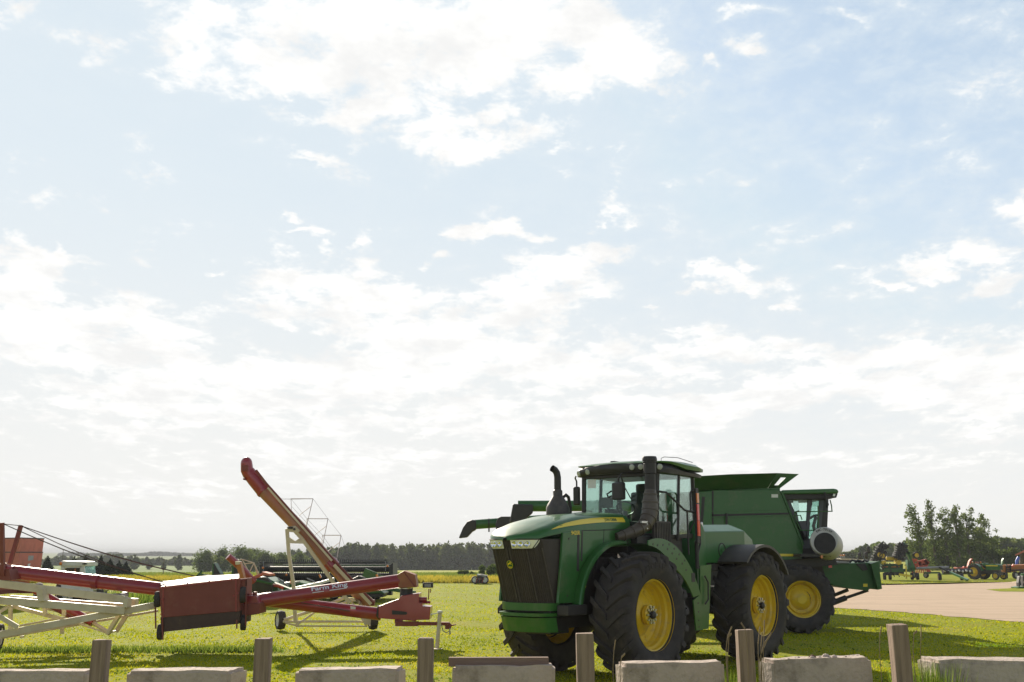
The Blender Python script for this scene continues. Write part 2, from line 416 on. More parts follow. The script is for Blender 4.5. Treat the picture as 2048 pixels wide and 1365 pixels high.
cr.inputs[6].default_value = (7.3, 7.25, 7.1, 1); cr.inputs[7].default_value = (6.15, 6.15, 6.1, 1)
lk(nt, cr.outputs[2], mx2.inputs[7])
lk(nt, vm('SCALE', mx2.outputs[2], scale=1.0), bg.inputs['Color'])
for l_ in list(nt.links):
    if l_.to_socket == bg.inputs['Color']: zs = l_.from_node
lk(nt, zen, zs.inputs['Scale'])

# ---------------------------------------------------------------- ground
def sstep(a, b, x):
    t = min(1, max(0, (x-a)/(b-a))); return t*t*(3-2*t)
def interp(x, pts):
    for (x0, y0), (x1, y1) in zip(pts, pts[1:]):
        if x <= x1: return y0 + (y1-y0)*max(0, (x-x0))/(x1-x0)
    return pts[-1][1]
def terrain(x, y):
    if y < 80: return 0.0
    q = x/y; wl = 1 - sstep(.19, .33, q)
    zl = interp(y, [(84,0),(330,-3.6),(700,-3.0),(1500,-1.2),(3000,.6),(7000,1.9)])
    zr = interp(y, [(84,0),(7000,1.9)])
    hump = .0
    return zl*wl + zr*(1-wl) + hump
def groundmat(name, c1, c2, c3, s1=.35, s2=3.0, rough=.95, bump=.6, bscale=30):
    m = pbr(name, c1, rough, c2=c2, scale=s2, amt=1.0, dirt=(c3[0],c3[1],c3[2],.75), dscale=s1, bump=bump, bscale=bscale, spec=.1)
    return m
M['lawn'] = groundmat('lawn_soil_and_turf', (.19,.225,.008), (.27,.285,.015), (.38,.31,.09), .22, 2.2)
M['fieldgreen'] = groundmat('far_bean_field', (.12,.19,.035), (.15,.21,.04), (.20,.22,.05), .02, .2, bump=0)
M['fieldyellow'] = groundmat('ripening_field', (.34,.33,.035), (.29,.31,.04), (.20,.25,.04), .03, .3, bump=0)
M['hillfield'] = groundmat('far_hill_fields', (.15,.20,.07), (.10,.15,.06), (.26,.24,.10), .004, .02, bump=0)
rows = [-40,-10,0,6,10,14,18,22,26,30,36,42,50,60,70,80,90,100,115,130,150,175,200,230,260,300,330,380,450,550,700,900,1200,1600,2200,3200,5000,7500]
qs = [-3,-2,-1.4,-1,-.8,-.7,-.6,-.52,-.46,-.4,-.34,-.28,-.22,-.16,-.1,-.04,.02,.08,.14,.2,.25,.3,.36,.42,.48,.54,.6,.7,.85,1.1,1.5,2,3]
gm = MB(); mats = []
for y in rows:
    for q in qs:
        x = q*(max(y,0)+18); gm.v.append((x, y, terrain(x, y)))
nq = len(qs)
for i in range(len(rows)-1):
    for k in range(nq-1):
        gm.f.append((i*nq+k, i*nq+k+1, (i+1)*nq+k+1, (i+1)*nq+k))
        yc = (rows[i]+rows[i+1])/2; qc = (qs[k]+qs[k+1])/2
        if yc < 84 or (qc > .24 and yc < 100): mats.append(0)
        elif yc < 330: mats.append(2 if (qc > -.18 and yc > 160) or (qc <= -.18 and yc < 140) or qc > .24 else 1)
        elif yc < 700: mats.append(1)
        else: mats.append(3)
me = gm.mesh('ground', None, smooth=0)
for k in ('lawn','fieldgreen','fieldyellow','hillfield'): me.materials.append(M[k])
me.polygons.foreach_set('material_index', mats); me.update()
go = bpy.data.objects.new('ground', me); C.objects.link(go); tag(go, kind='structure')

# gravel yard: a sheet just above the turf with a ragged edge
M['gravel'] = groundmat('pale_gravel', (.62,.475,.355), (.53,.40,.29), (.44,.33,.24), .35, 5.0, bump=.8, bscale=60)
edge = [(1130,1243),(1400,1222),(1560,1215),(1660,1216),(1760,1222),(1860,1230),(1960,1238),(2060,1246),(2300,1262),(2700,1290),(3200,1290),(3200,1168),(2700,1162),(2300,1160),(2060,1163),(1960,1166),(1860,1169),(1760,1171),(1690,1172),(1600,1173),(1400,1176),(1130,1185)]
ring = []
from mathutils import noise as mnoise
for (a, b), (c, d) in zip(edge, edge[1:] + edge[:1]):
    p, q = G(a, b), G(c, d); n = max(2, int((q-p).length/.3))
    for i in range(n):
        t = i/n; s_ = p.lerp(q, t); j = .10 if s_.y < 45 else .3; k_ = mnoise.noise(s_*.9)*.35 if s_.y < 45 else mnoise.noise(s_*.4)*1.2; s_.y += k_; s_.x += k_*.4
        ring.append(Vector((s_.x + rnd.uniform(-j,j), s_.y + rnd.uniform(-j,j), .012)))
gv = MB(); gv.v = [tuple(p) for p in ring]; gv.f = [tuple(range(len(ring)))]
gn = M['gravel'].node_tree; gb_ = gn.nodes['Principled BSDF']; src_ = gb_.inputs['Base Color'].links[0].from_socket
gt = nd(gn, 'ShaderNodeTexCoord'); gmp = nd(gn, 'ShaderNodeMapping'); gmp.inputs['Rotation'].default_value = (0,0,R(-14)); gmp.inputs['Scale'].default_value = (.05,.55,1); lk(gn, gt.outputs['Object'], gmp.inputs[0])
gnz = nd(gn, 'ShaderNodeTexNoise'); gnz.inputs['Scale'].default_value = 2.2; gnz.inputs['Detail'].default_value = 7; gnz.inputs['Roughness'].default_value = .65; lk(gn, gmp.outputs[0], gnz.inputs['Vector'])
gmr = nd(gn, 'ShaderNodeMapRange'); gmr.inputs[1].default_value = .46; gmr.inputs[2].default_value = .66; gmr.inputs[4].default_value = .75; lk(gn, gnz.outputs['Fac'], gmr.inputs[0])
gmx = nd(gn, 'ShaderNodeMix', data_type='RGBA'); lk(gn, gmr.outputs[0], gmx.inputs[0]); lk(gn, src_, gmx.inputs[6]); gmx.inputs[7].default_value = (.46,.345,.25,1); lk(gn, gmx.outputs[2], gb_.inputs['Base Color'])
tag(gv.build('gravel_yard', M['gravel'], smooth=0), kind='structure')
isl = []
for a, b in [(1972,1180),(2000,1178.5),(2048,1176.5),(2150,1174),(2150,1184),(2048,1184.5),(2000,1184)]:
    g = G(a, b); isl.append(Vector((g.x, g.y, .02)))
iv = MB(); iv.v = [tuple(p) for p in isl]; iv.f = [tuple(range(len(isl)))]
tag(iv.build('grass_island', M['lawn'], smooth=0), kind='structure')
def pinside(poly):
    pts = np.array([(p.x, p.y) for p in poly])
    def f(x, y):
        ins = np.zeros(len(x), bool); n = len(pts); j = n-1
        for i in range(n):
            xi, yi = pts[i]; xj, yj = pts[j]
            c = ((yi > y) != (yj > y)) & (x < (xj-xi)*(y-yi)/(yj-yi+1e-12)+xi)
            ins ^= c; j = i
        return ins
    return f
in_gravel = pinside([G(a, b) for a, b in edge]); in_isl = pinside(isl)

# ---------------------------------------------------------------- blades and leaves as numpy meshes
def tri_mesh(name, V, F, mat):
    me = bpy.data.meshes.new(name); n = len(V); m = len(F); k = F.shape[1]
    me.vertices.add(n); me.vertices.foreach_set('co', V.astype(np.float32).ravel())
    me.loops.add(m*k); me.loops.foreach_set('vertex_index', F.astype(np.int32).ravel())
    me.polygons.add(m); me.polygons.foreach_set('loop_start', np.arange(0, m*k, k, dtype=np.int32))
    me.update(calc_edges=True); me.materials.append(mat); return me
def blades(x, y, z, h, wd, rng, lean=.6):
    n = len(x); a = rng.uniform(0, 2*np.pi, n); b = rng.uniform(0, 2*np.pi, n)
    dx, dy_ = np.cos(a)*wd/2, np.sin(a)*wd/2
    lx, ly = np.cos(b)*h*lean*rng.uniform(.1,1,n), np.sin(b)*h*lean*rng.uniform(.1,1,n)
    V = np.stack([np.stack([x-dx, y-dy_, z], 1), np.stack([x+dx, y+dy_, z], 1), np.stack([x+lx, y+ly, z+h], 1)], 1).reshape(-1, 3)
    F = np.arange(3*n).reshape(-1, 3); return V, F
def vnoise(x, y, s, seed=0):
    return (np.sin(x*s+seed)*np.cos(y*s*1.3+seed*2.1) + .6*np.sin(x*s*2.3+y*s*1.7+seed*.7) + .4*np.cos(x*s*4.1-y*s*3.3+seed))/2.0
rng = np.random.default_rng(3)
M['blade'] = leafmat('grass_blades', [(.15,.20,.003),(.29,.335,.004),(.42,.43,.006),(.52,.48,.02),(.58,.46,.10)], .52, pos_noise=.35)
N = 310000
iy = rng.uniform(1/75., 1/11.5, N); y = 1/iy; x = rng.uniform(-.76, .76, N)*y
keep = ~in_gravel(x, y) | in_isl(x, y)
x, y = x[keep], y[keep]; n = len(x)
dryp = vnoise(x, y, .23, 4) + .5*vnoise(x, y, .8, 9); dryp = dryp + 1.1*np.exp(-((y-52)/4.5)**2 - ((x+3.2)/3.5)**2)*(.6+.6*vnoise(x,y,2.2,1)) + .8*np.exp(-((y-58)/3)**2 - ((x+8)/3)**2) + .7*np.exp(-((y-17.2)/.8)**2 - ((x+.9)/.6)**2); h_k = np.where(dryp > .42, .55, 1.0)
cl = h_k*np.clip(.75 + .55*vnoise(x, y, 1.1, 2) + .3*vnoise(x, y, 5.0, 5), .25, 1.7)
h = (.014 + .03*rng.random(n)**2)*cl*(1 + .010*y); wd = (.010 + .0011*y)*rng.uniform(.7,1.3,n)
V, F = blades(x, y, np.zeros(n), h, wd, rng, .8)
M['blade_dry'] = leafmat('dry_grass_blades', [(.25,.22,.02),(.38,.32,.05),(.50,.38,.12),(.58,.46,.20)], .45, pos_noise=.5)
lo_me = None
lo = bpy.data.objects.new('lawn_grass', tri_mesh('lawn_grass', V, F, M['blade'])); C.objects.link(lo)
me_l = lo.data; me_l.materials.append(M['blade_dry']); dm = ((dryp + rng.normal(0,.22,n)) > .62).astype(np.int32); me_l.polygons.foreach_set('material_index', dm); me_l.update()
tag(lo, 'short sunlit grass of the mown lawn around the machines', 'grass', kind='stuff')
# taller tufts and clover along the unmown line and along the yard's edge
M['weed'] = leafmat('weed_leaves', [(.07,.12,.015),(.13,.20,.025),(.20,.28,.035),(.32,.36,.06)], .5)
def weeds(name, cx, cy, sx_, sy_, n, hmin, hmax, label, cat='weeds', wf=.02):
    m = n; x = np.asarray(cx)[rng.integers(0, len(cx), m)] + rng.normal(0, 1, m)*sx_
    y = np.asarray(cy)[0] + rng.normal(0, 1, m)*sy_ if len(cy) == 1 else rng.choice(cy, m) + rng.normal(0, 1, m)*sy_
    h = rng.uniform(hmin, hmax, m)
    V, F = blades(x, y, np.zeros(m), h, np.full(m, wf), rng, .8)
    o = bpy.data.objects.new(name, tri_mesh(name, V, F, M['weed'])); C.objects.link(o)
    return tag(o, label, cat, kind='stuff')
ln = [G(p, 1303 + 6*math.sin(p*.02)) for p in range(-40, 560, 9)]
weeds('unmown_grass', [p.x for p in ln], [sum(p.y for p in ln)/len(ln)], .25, .22, 4200, .05, .14, 'strip of taller unmown grass in front of the maroon auger', wf=.03)
ln = [G(p, 1213) for p in range(200, 330, 6)]
weeds('tall_weeds', [p.x for p in ln], [46.0], .8, 2.5, 3500, .3, .9, 'tall green weeds growing behind the maroon auger hopper', wf=.05)

n = 12000; y = 1/rng.uniform(1/27., 1/13.5, n); x = rng.uniform(-.56,.56,n)*y; k = vnoise(x, y, 1.7, 3) + .6*vnoise(x, y, 6., 8); ok = k > .05; x, y = x[ok], y[ok]; n = len(x)
V, F = blades(x, y, np.zeros(n), rng.uniform(.015,.045,n), rng.uniform(.04,.08,n), rng, 1.3)
o = bpy.data.objects.new('clover', tri_mesh('clover', V, F, M['weed'])); C.objects.link(o); tag(o, 'low clover and broad leaved weeds in the nearest part of the lawn', 'clover', kind='stuff')
# ---------------------------------------------------------------- wheels
def tyre_mesh(name, Ro, Wd, rim, lugs=22, lug_h=.05, lug_w=.07, text=None, seg=64):
    """axis along +Y (outward), centred on the tyre"""
    h = Wd/2; rb = Ro - lug_h
    prof = [(rim, -h*.62),(rim+.02, -h*.80),(rim+(rb-rim)*.35, -h*.97),(rim+(rb-rim)*.62, -h*.99),(rim+(rb-rim)*.86,-h*.90),(rb-.012,-h*.70),(rb,-h*.35),(rb+.006,0),
            (rb,h*.35),(rb-.012,h*.70),(rim+(rb-rim)*.86,h*.90),(rim+(rb-rim)*.62,h*.99),(rim+(rb-rim)*.35,h*.97),(rim+.02,h*.80),(rim,h*.62)]
    m = MB().lathe(prof, n=seg)
    if lugs:
        for sgn in (-1, 1):
            for k in range(lugs):
                a0 = 2*math.pi*(k + (.5 if sgn > 0 else 0))/lugs
                secs = []
                for t in (0, .25, .5, .75, .95, 1.06):
                    yy = sgn*h*(min(t, .99))*1.0
                    da = .34*t - .05*t*t
                    if t <= .75: rt, rbm = Ro - .012*t, rb - .02
                    elif t < 1: rt, rbm = Ro - .03, rb - .05
                    else: rt, rbm = rim + (rb-rim)*.72, rim + (rb-rim)*.66
                    if t > 1: yy = sgn*h*1.0
                    w2 = lug_w/2*(1 + .25*t)/Ro
                    sec = []
                    for rr, aa in ((rbm, -w2*1.25), (rt, -w2), (rt, w2), (rbm, w2*1.25)):
                        a = a0 + da + aa
                        sec.append((rr*math.cos(a), yy, rr*math.sin(a)))
                    secs.append(sec)
                m.loft(secs, close=True, caps=True)
    if text:
        s, rt_, size, c0 = text; step = size*.82/rt_
        for i, ch in enumerate(s):
            a = c0 - (i - (len(s)-1)/2)*step
            # on the outer (+Y) face seen from outside, x runs to the left
            yy = h*1.0
            def fn(x, y, z, a=a, yy=yy):
                rr = rt_ + y; aa = a - x/rt_
                return (-rr*math.cos(aa), yy - .004 + z, rr*math.sin(aa))
            add_text(m, ch, size, fn, bold=.004, depth=.008)
    return m.mesh(name, M['rubber'], smooth=40)
def rim_mesh(name, Rr, Wd, disc_in, hub_r, hub_out, holes=True, mat=None):
    """yellow rim: flange, stepped barrel, dished disc; +Y is the outside"""
    h = Wd/2*.80
    prof = [(Rr+.02, h+.012),(Rr+.022,h-.03),(Rr-.012,h-.035),(Rr-.02,h-.10),(Rr-.05,h-.13),(Rr-.06,h-.20),(Rr-.085,h-.23),(Rr-.095,h-disc_in+.03),(Rr-.13,h-disc_in),
            (Rr*.62,h-disc_in-.01),(Rr*.50,h-disc_in+.05),(hub_r*1.25,h-disc_in+.10),(hub_r*1.2,h-disc_in+.11),(0.0,h-disc_in+.11)]
    m = MB().lathe(prof, n=56)
    # inner half of the barrel
    m.lathe([(Rr-.095,h-disc_in-.02),(Rr-.03,-h*.5),(Rr+.02,-h*.9),(Rr+.02,-h*.86)], n=56)
    if holes:
        for k in range(8):
            a = 2*math.pi*(k+.5)/8; r_ = Rr*.70
            m.lathe([(.022,0),(.022,.02),(.0,.02)], (r_*math.cos(a), h-disc_in-.012, r_*math.sin(a)), n=8)
    return m.mesh(name, mat or M['yellow'], smooth=30)
def hub_mesh(name, hub_r, y0, out, bolts=10, axle=True):
    m = MB()
    m.lathe([(hub_r*.8,y0),(hub_r*.8,y0+out*.55),(hub_r*1.25,y0+out*.56),(hub_r*1.25,y0+out*.82),(hub_r*1.1,y0+out*.86),(0,y0+out*.86)], n=36)
    return m.mesh(name, M['yellow'], smooth=30)
def bolts_mesh(name, hub_r, y0, out, bolts=10):
    m = MB()
    for k in range(bolts):
        a = 2*math.pi*k/bolts
        for rr in ((hub_r*1.02), (hub_r*.7)) if bolts >= 10 else (hub_r*.9,):
            m.lathe([(.020,0),(.020,.035),(0,.035)], (rr*math.cos(a+.2*rr), y0+out*.84, rr*math.sin(a+.2*rr)), n=6)
    return m.mesh(name, M['steel'], smooth=0)
def put(name, me, parent, loc=(0,0,0), rz=0.0, rx=0.0):
    o = bpy.data.objects.new(name, me); C.objects.link(o); o.parent = parent
    o.location = loc; o.rotation_euler = (rx, 0, rz); return o
def place_wheel(parent, loc, rz, ms, name='wheel'):
    w_ = put(name, ms['rim'], parent, loc, rz)
    put('tyre', ms['tyre'], w_)
    if 'hub' in ms: put('hub', ms['hub'], w_)
    if 'bolts' in ms: put('bolt_ring', ms['bolts'], w_)
    if 'axle' in ms: put('axle_end', ms['axle'], w_)
    return w_
def simple_wheel(name, Ro, Wd, rimf=.55, mat='yellow', lugs=0):
    return {'tyre': tyre_mesh(name+'_tyre', Ro, Wd, Ro*rimf, lugs, .03, .05, seg=32),
            'rim': MB().lathe([(Ro*rimf+.01,Wd*.40),(Ro*rimf-.02,Wd*.38),(Ro*rimf*.85,Wd*.1),(Ro*rimf*.4,Wd*.12),(Ro*rimf*.35,Wd*.3),(0,Wd*.3)], n=28).lathe([(Ro*rimf+.01,-Wd*.40),(Ro*rimf*.85,-Wd*.1),(0,-Wd*.1)], n=28).mesh(name+'_rim', M[mat], smooth=30)}

# ---------------------------------------------------------------- the big four wheel drive tractor
TA = 229.9
tr = thing('articulated_tractor', 'large shiny green articulated tractor with dark grille, yellow stripe and four big lugged tyres', 'tractor', (1.282, 17.914, 0), R(TA), local=True)
L = dict(parent=tr, local=True)
def hw(x): return interp(x, [(-.6,.63),(.9,.62),(1.47,.60),(1.8,.57),(1.95,.50),(2.06,.37),(2.13,.21),(2.165,.04)])
def hzt(x): return interp(x, [(-.6,2.73),(0,2.725),(.28,2.71),(.9,2.66),(1.47,2.55),(1.8,2.45),(1.95,2.39),(2.06,2.34),(2.13,2.30),(2.165,2.27)])
def hzl(x): return interp(x, [(-.6,2.44),(0,2.43),(.9,2.40),(1.47,2.34),(1.8,2.29),(1.95,2.25),(2.165,2.23)])
PRF = [(1,0),(1.0,.32),(.965,.58),(.87,.80),(.70,.93),(.46,.985),(.44,1.0),(0,1.02)]
def hsec(x):
    w_, a, b = hw(x), hzl(x), hzt(x)
    half = [(x, w_*f, a+(b-a)*g) for f, g in PRF]
    return half + [(p[0], -p[1], p[2]) for p in half[-2::-1]]
def hy(x, z):
    g = (z-hzl(x))/(hzt(x)-hzl(x)); return hw(x)*interp(max(g,0), [(b, a) for a, b in PRF])
m = MB().loft([hsec(x) for x in (2.165,2.15,2.13,2.10,2.06,2.0,1.95,1.88,1.8,1.7,1.6,1.47,1.3,1.1,.9,.6,.28,0,-.3,-.5)])
m.loft([[ (x, s*hw(x), hzl(x)) for s in (1,-1)] for x in (2.165,2.06,1.95,1.47)])
hood = m.build('hood', M['green'], smooth=50, **L)
# yellow stripe and lettering on both sides
for sg in (1, -1):
    up = [(1.68,2.405),(1.5,2.462),(1.3,2.512),(1.1,2.548),(.9,2.578),(.6,2.607),(.3,2.625),(0,2.636),(-.36,2.645)]
    lo_ = [(1.68,2.40),(1.5,2.43),(1.3,2.457),(1.1,2.48),(.9,2.50),(.6,2.525),(.3,2.543),(0,2.554),(-.36,2.56)]
    secs = []
    for (x1, z1), (x2, z2) in zip(up, lo_):
        secs.append([(x1, sg*(hy(x1, z2+(z1-z2)*t)+.006), z2+(z1-z2)*t) for t in (0, .5, 1)])
    st_ = MB().loft(secs).build('stripe', M['decal'], hood, local=True)
    m = MB()
    def fj(x, y, z, sg=sg):
        X = .07 - x if sg > 0 else .07 + x
        Z = 2.592 + y - .012*(X-.07); return (X, sg*(hy(X, Z)+.010), Z)
    add_text(m, 'JOHN DEERE', .062, fj, .002); m.build('lettering', M['green_old'], st_, local=True, smooth=0)
    m = MB()
    def f9(x, y, z, sg=sg):
        X = 1.12 - x if sg > 0 else 1.12 + x
        Z = 2.352 + y; return (X, sg*(.634), Z - .03*(X-1.12))
    add_text(m, '9420R', .092, f9, .002); m.build('model_lettering', M['decal'], hood, local=True, smooth=0)
for sg in (1, -1):
    m = MB(); m.path([(x_, sg*(hw(x_)+.004), hzl(x_)-.006) for x_ in (1.45,1.2,.9,.6,.3,0,-.3,-.52)], .007, 5)
    m.path([(.30,sg*.629,2.43),(.33,sg*.630,2.13)], .005, 5); m.build('panel_gap', M['black'], hood, local=True)
    for x_, z_ in ((1.36,1.36),(1.30,2.26),(.1,2.22),(-.42,2.22),(-.42,2.40)): MB().lathe([(.016,0),(.013,.008),(0,.009)], (x_, sg*.629, z_), (0,sg,0), 10).build('bolt', M['darkgrey'], hood, local=True)
# grille: pleated dark screen that leans in towards the bottom
def gw(t, x0):   # plan outline of the nose, t in -1..1
    return None
def gpt(t, f):
    """t -1..1 round the nose (right to left), f 0 bottom..1 top"""
    a = abs(t)
    dx = interp(a, [(0,0),(.30,.035),(.55,.13),(.72,.24),(.80,.36),(1,.70 - .30*(1-f))])
    y = interp(a, [(0,0),(.30,.27),(.55,.45),(.72,.53),(.80,.55),(1,.575)])*(1 if t >= 0 else -1)
    x = 1.80 + (2.135-1.80)*f - dx
    return (x, y, 1.25 + (2.25-1.25)*f)
secs = []
K = 96
for i in range(K+1):
    t = -1 + 2*i/K; ins = .014 if i % 2 else 0.0
    ab = abs(t) > .72
    row = []
    for f in (0, .2, .4, .6, .8, 1):
        p = gpt(t, f); d = ins if not ab else 0
        row.append((p[0]-d, p[1], p[2]))
    secs.append(row)
gr = MB().loft(secs).build('grille', M['grille'], smooth=0, **L)
m = MB()
for t in (-.03, .03): m.path([tuple(Vector(gpt(t, f)) + Vector((.012,0,0))) for f in (0,.5,.86)], .012, 6)
for t in (-.38, .38, .70, -.70): m.path([tuple(Vector(gpt(t, f)) + Vector((.006,0,0))) for f in (0,.5,.86)], .010, 6)
m.build('grille_bar', M['darkgrey'], gr, local=True)
# round emblem with a leaping animal
m = MB(); ec = Vector(gpt(0, .60)) + Vector((.030, .0, 0)); tl = Vector((1.80-2.135, 0, -1.0)).normalized()*-1
def fe(x, y, z): return tuple(ec + Vector((z, x, 0)) + tl*y)
ring_ = [(.062*math.cos(a)*(1 if True else 1), .07*math.sin(a)) for a in [2*math.pi*k/28 for k in range(28)]]
m.prism([fe(x, y, 0) for x, y in ring_], (.014, 0, 0))
em = m.build('emblem', M['green'], gr, local=True, smooth=30)
m = MB()
deer = [(-.044,-.012),(-.028,.010),(-.004,.014),(.014,.026),(.020,.044),(.026,.030),(.040,.032),(.034,.020),(.026,.016),(.026,.002),(.044,-.014),(.028,-.010),(.012,-.004),(-.010,-.006),(-.022,-.018),(-.040,-.030),(-.028,-.012)]
m.prism([fe(x*.95, y+.012, .016) for x, y in deer], (.004,0,0))
for k in range(5): m.prism([fe(-.03+.013*k, -.050, .016), fe(-.021+.013*k, -.050, .016), fe(-.021+.013*k, -.034, .016), fe(-.03+.013*k, -.034, .016)], (.003,0,0))
a_ = [fe(.056*math.cos(2*math.pi*k/28), .063*math.sin(2*math.pi*k/28), .015) for k in range(29)]
m.path(a_, .0035, 5, caps=False)
m.build('emblem_mark', M['decal'], em, local=True, smooth=0)
# headlamp clusters
for sg in (1, -1):
    secs = []; 
    for i in range(15):
        t = sg*(.085 + .60*i/14); u_ = i/14
        f1 = .985; f0 = interp(u_, [(0,.845),(.75,.855),(.9,.91),(1,.97)])
        secs.append([tuple(Vector(gpt(t, f)) + Vector((.016, sg*.006, 0))) for f in (f0, (f0+f1)/2, f1)])
    hl = MB().loft(secs).build('headlight', M['lens'], smooth=60, **L)
    for t in (.17, .30, .43):
        m = MB(); c_ = Vector(gpt(sg*t, .915)) + Vector((.030, 0, 0))
        m.lathe([(.046,-.01),(.050,.006),(.040,.010),(.030,.0),(.0,-.006)], c_, (1, sg*t*.7, .1), n=20)
        b_ = m.build('bulb', M['chrome'], hl, local=True)
    m = MB()
    for f in (.842, .995): m.path([tuple(Vector(gpt(sg*(.085+.60*i/10), f if i < 8 or f > .9 else f + .05*(i-7))) + Vector((.018,0,0))) for i in range(11)], .010, 6)
    m.build('lamp_frame', M['black'], hl, local=True)
# side panels with slots
for sg in (1, -1):
    pts = [(1.45,2.355),(1.52,1.8),(1.60,1.25),(1.16,1.24),(1.12,1.5),(1.0,1.76),(.80,1.96),(.55,2.09),(.3,2.13),(-.55,2.15),(-.55,2.445),(0,2.435),(.9,2.405)]
    sp = MB().prism([(x, sg*.628, z) for x, z in pts], (0, -sg*.05, 0)).build('side_panel', M['green'], smooth=20, bevel=.012, **L)
    m = MB()
    for x0, w_, zb in ((1.06,.055,1.74),(.945,.035,1.90)):
        m.prism([(x0, sg*.631, 2.39),(x0-w_, sg*.631, 2.39),(x0-w_+.03, sg*.631, zb),(x0+.04, sg*.631, zb)], (0, -sg*.02, 0))
    m.build('vent_slot', M['black'], sp, local=True, smooth=0)
# green lower nose: two bands and a weight block
def band(z0, z1, off, t1=.80, depth=.12, bot=0.0):
    m = MB(); secs = []
    for i in range(25):
        t = -t1 + 2*t1*i/24
        p = Vector(gpt(t, 0)); q = Vector((p.x+off, p.y*1.03, 0)); r_ = Vector((p.x+off-bot, p.y*1.0, 0))
        secs.append([(q.x-depth, q.y*.9, z1),(q.x, q.y, z1-.005),(r_.x, r_.y, z0),(r_.x-depth, r_.y*.9, z0)])
    return m.loft(secs, caps=False)
bu = band(1.13, 1.255, .03).build('nose_band', M['green'], smooth=40, **L)
band(1.045, 1.10, .10, .80, .2).build('bumper', M['green'], smooth=40, **L)
band(.80, 1.03, .06, .76, .4, .07).build('front_weight', M['green'], smooth=40, **L)
m = MB(); m.box((1.35,0,1.08),(.5,.95,.12)); m.box((1.30,.68,1.14),(.52,.22,.16)); m.box((1.2,0,.9),(.5,.7,.3))
m.build('front_bracket', M['black'], smooth=0, bevel=.015, **L)
m = MB()
m.box((.2,0,1.08),(2.3,.72,.5)); m.box((-2.6,0,.95),(1.6,.6,.45)); m.box((-4.1,0,1.1),(1.6,.7,.5)); m.box((-1.3,0,1.5),(1.3,1.0,.9))
m.tube((0,-1.1,1.03),(0,1.1,1.03),.2,16); m.tube((-3.95,-1.1,1.03),(-3.95,1.1,1.03),.2,16)
m.tube((-1.95,0,.5),(-1.95,0,1.7),.16,16); m.box((.5,.45,1.55),(1.2,.2,.8)); m.box((.5,-.45,1.55),(1.2,.2,.8))
for k in range(5): m.path([(.95-.2*k,.52,1.5),(.9-.2*k,.58,1.75),(.8-.2*k,.56,1.95)], .022, 6)
m.build('chassis', M['black'], smooth=30, **L)
m = MB(); m.lathe([(.07,0),(.08,.05),(.0,.06)], (.95,.60,1.52), (0,1,0), 14); m.build('filter_cap', M['yellow'], **L)
# fenders round the front wheels, and the punched step plates behind the left one
ax_ = Vector((0,0,1.03))
for sg in (1, -1):
    secs = []
    for i in range(22):
        a = R(6 + 92*i/21); rI = 1.13
        def q(r_, y): return (r_*math.cos(a), sg*y, 1.03 + r_*math.sin(a))
        secs.append([q(rI,.56), q(rI,.74), q(rI+.012,.765), q(rI+.065,.765), q(rI+.085,.74), q(rI+.08,.60)])
    MB().loft(secs, close=True, caps=True).build('front_fender', M['green'], smooth=40, **L)
    secs = []
    for i in range(24):
        a = R(98 + 88*i/23); 
        if a > R(172): a = R(172)
        rI = interp(math.degrees(a), [(98,1.14),(140,1.20),(172,1.62)]); rO = interp(math.degrees(a), [(98,1.22),(120,1.42),(150,1.68),(172,1.88)])
        secs.append([(r_*math.cos(a), sg*y, 1.03 + r_*math.sin(a)) for r_, y in ((rI,1.215),(rO,1.215),(rO,1.19),(rI,1.19))])
    pl_ = MB().loft(secs, close=True, caps=True); pl_.prism([(-1.60,sg*1.215,1.2),(-1.86,sg*1.215,1.3),(-1.90,sg*1.215,.68),(-1.66,sg*1.215,.68)],(0,-sg*.025,0))
    pl_.loft([[(1.16*math.cos(R(a)), sg*.75, 1.03+1.16*math.sin(R(a))),(1.16*math.cos(R(a)), sg*1.2, 1.03+1.16*math.sin(R(a)))] for a in range(92,172,6)])
    m = MB()
    for a, r_ in ((105,1.19),(112,1.22),(119,1.3),(126,1.32),(126,1.42),(133,1.36),(133,1.47),(140,1.4),(140,1.52),(147,1.5),(147,1.6),(153,1.55)):
        m.lathe([(.020,0),(.020,.004),(0,.004)], (r_*math.cos(R(a)), sg*1.214, 1.03+r_*math.sin(R(a))), (0,sg,0), 8)
    for z in (1.15,1.0,.85,.74): m.lathe([(.018,0),(.018,.004),(0,.004)], (-1.76, sg*1.214, z), (0,sg,0), 8)
    m.box((-1.62,sg*1.214,1.60),(.12,.01,.16)); sp = pl_.build('step_plate', M['green'], smooth=30, extra=[(m, M['black'])], **L)
    sd_ = MB().prism([(-1.98,sg*1.16,1.80),(-2.40,sg*1.16,1.82),(-2.20,sg*1.16,.68),(-1.92,sg*1.16,.68)],(0,-sg*.03,0)).build('side_step', M['green'], smooth=0, **L)
    MB().path([(-2.08,sg*1.19,1.62),(-2.16,sg*1.21,1.5),(-2.14,sg*1.21,1.2),(-2.06,sg*1.19,1.12)], .014, 6).build('grab_handle', M['black'], sd_, local=True)
# dark bay under the cab
m = MB(); m.box((-1.3,0,2.12),(1.55,1.5,.42)); m.box((-.70,.0,2.2),(.5,1.2,.35))
m.build('cab_base', M['black'], smooth=0, bevel=.02, **L)
m = MB()
for k in range(9): m.box((-.98-.055*k,.87,2.38),(.028,.05,.36))
m.box((-1.2,.84,2.38),(.56,.05,.42)); m.build('battery_louvre', M['darkgrey'], smooth=0, **L)
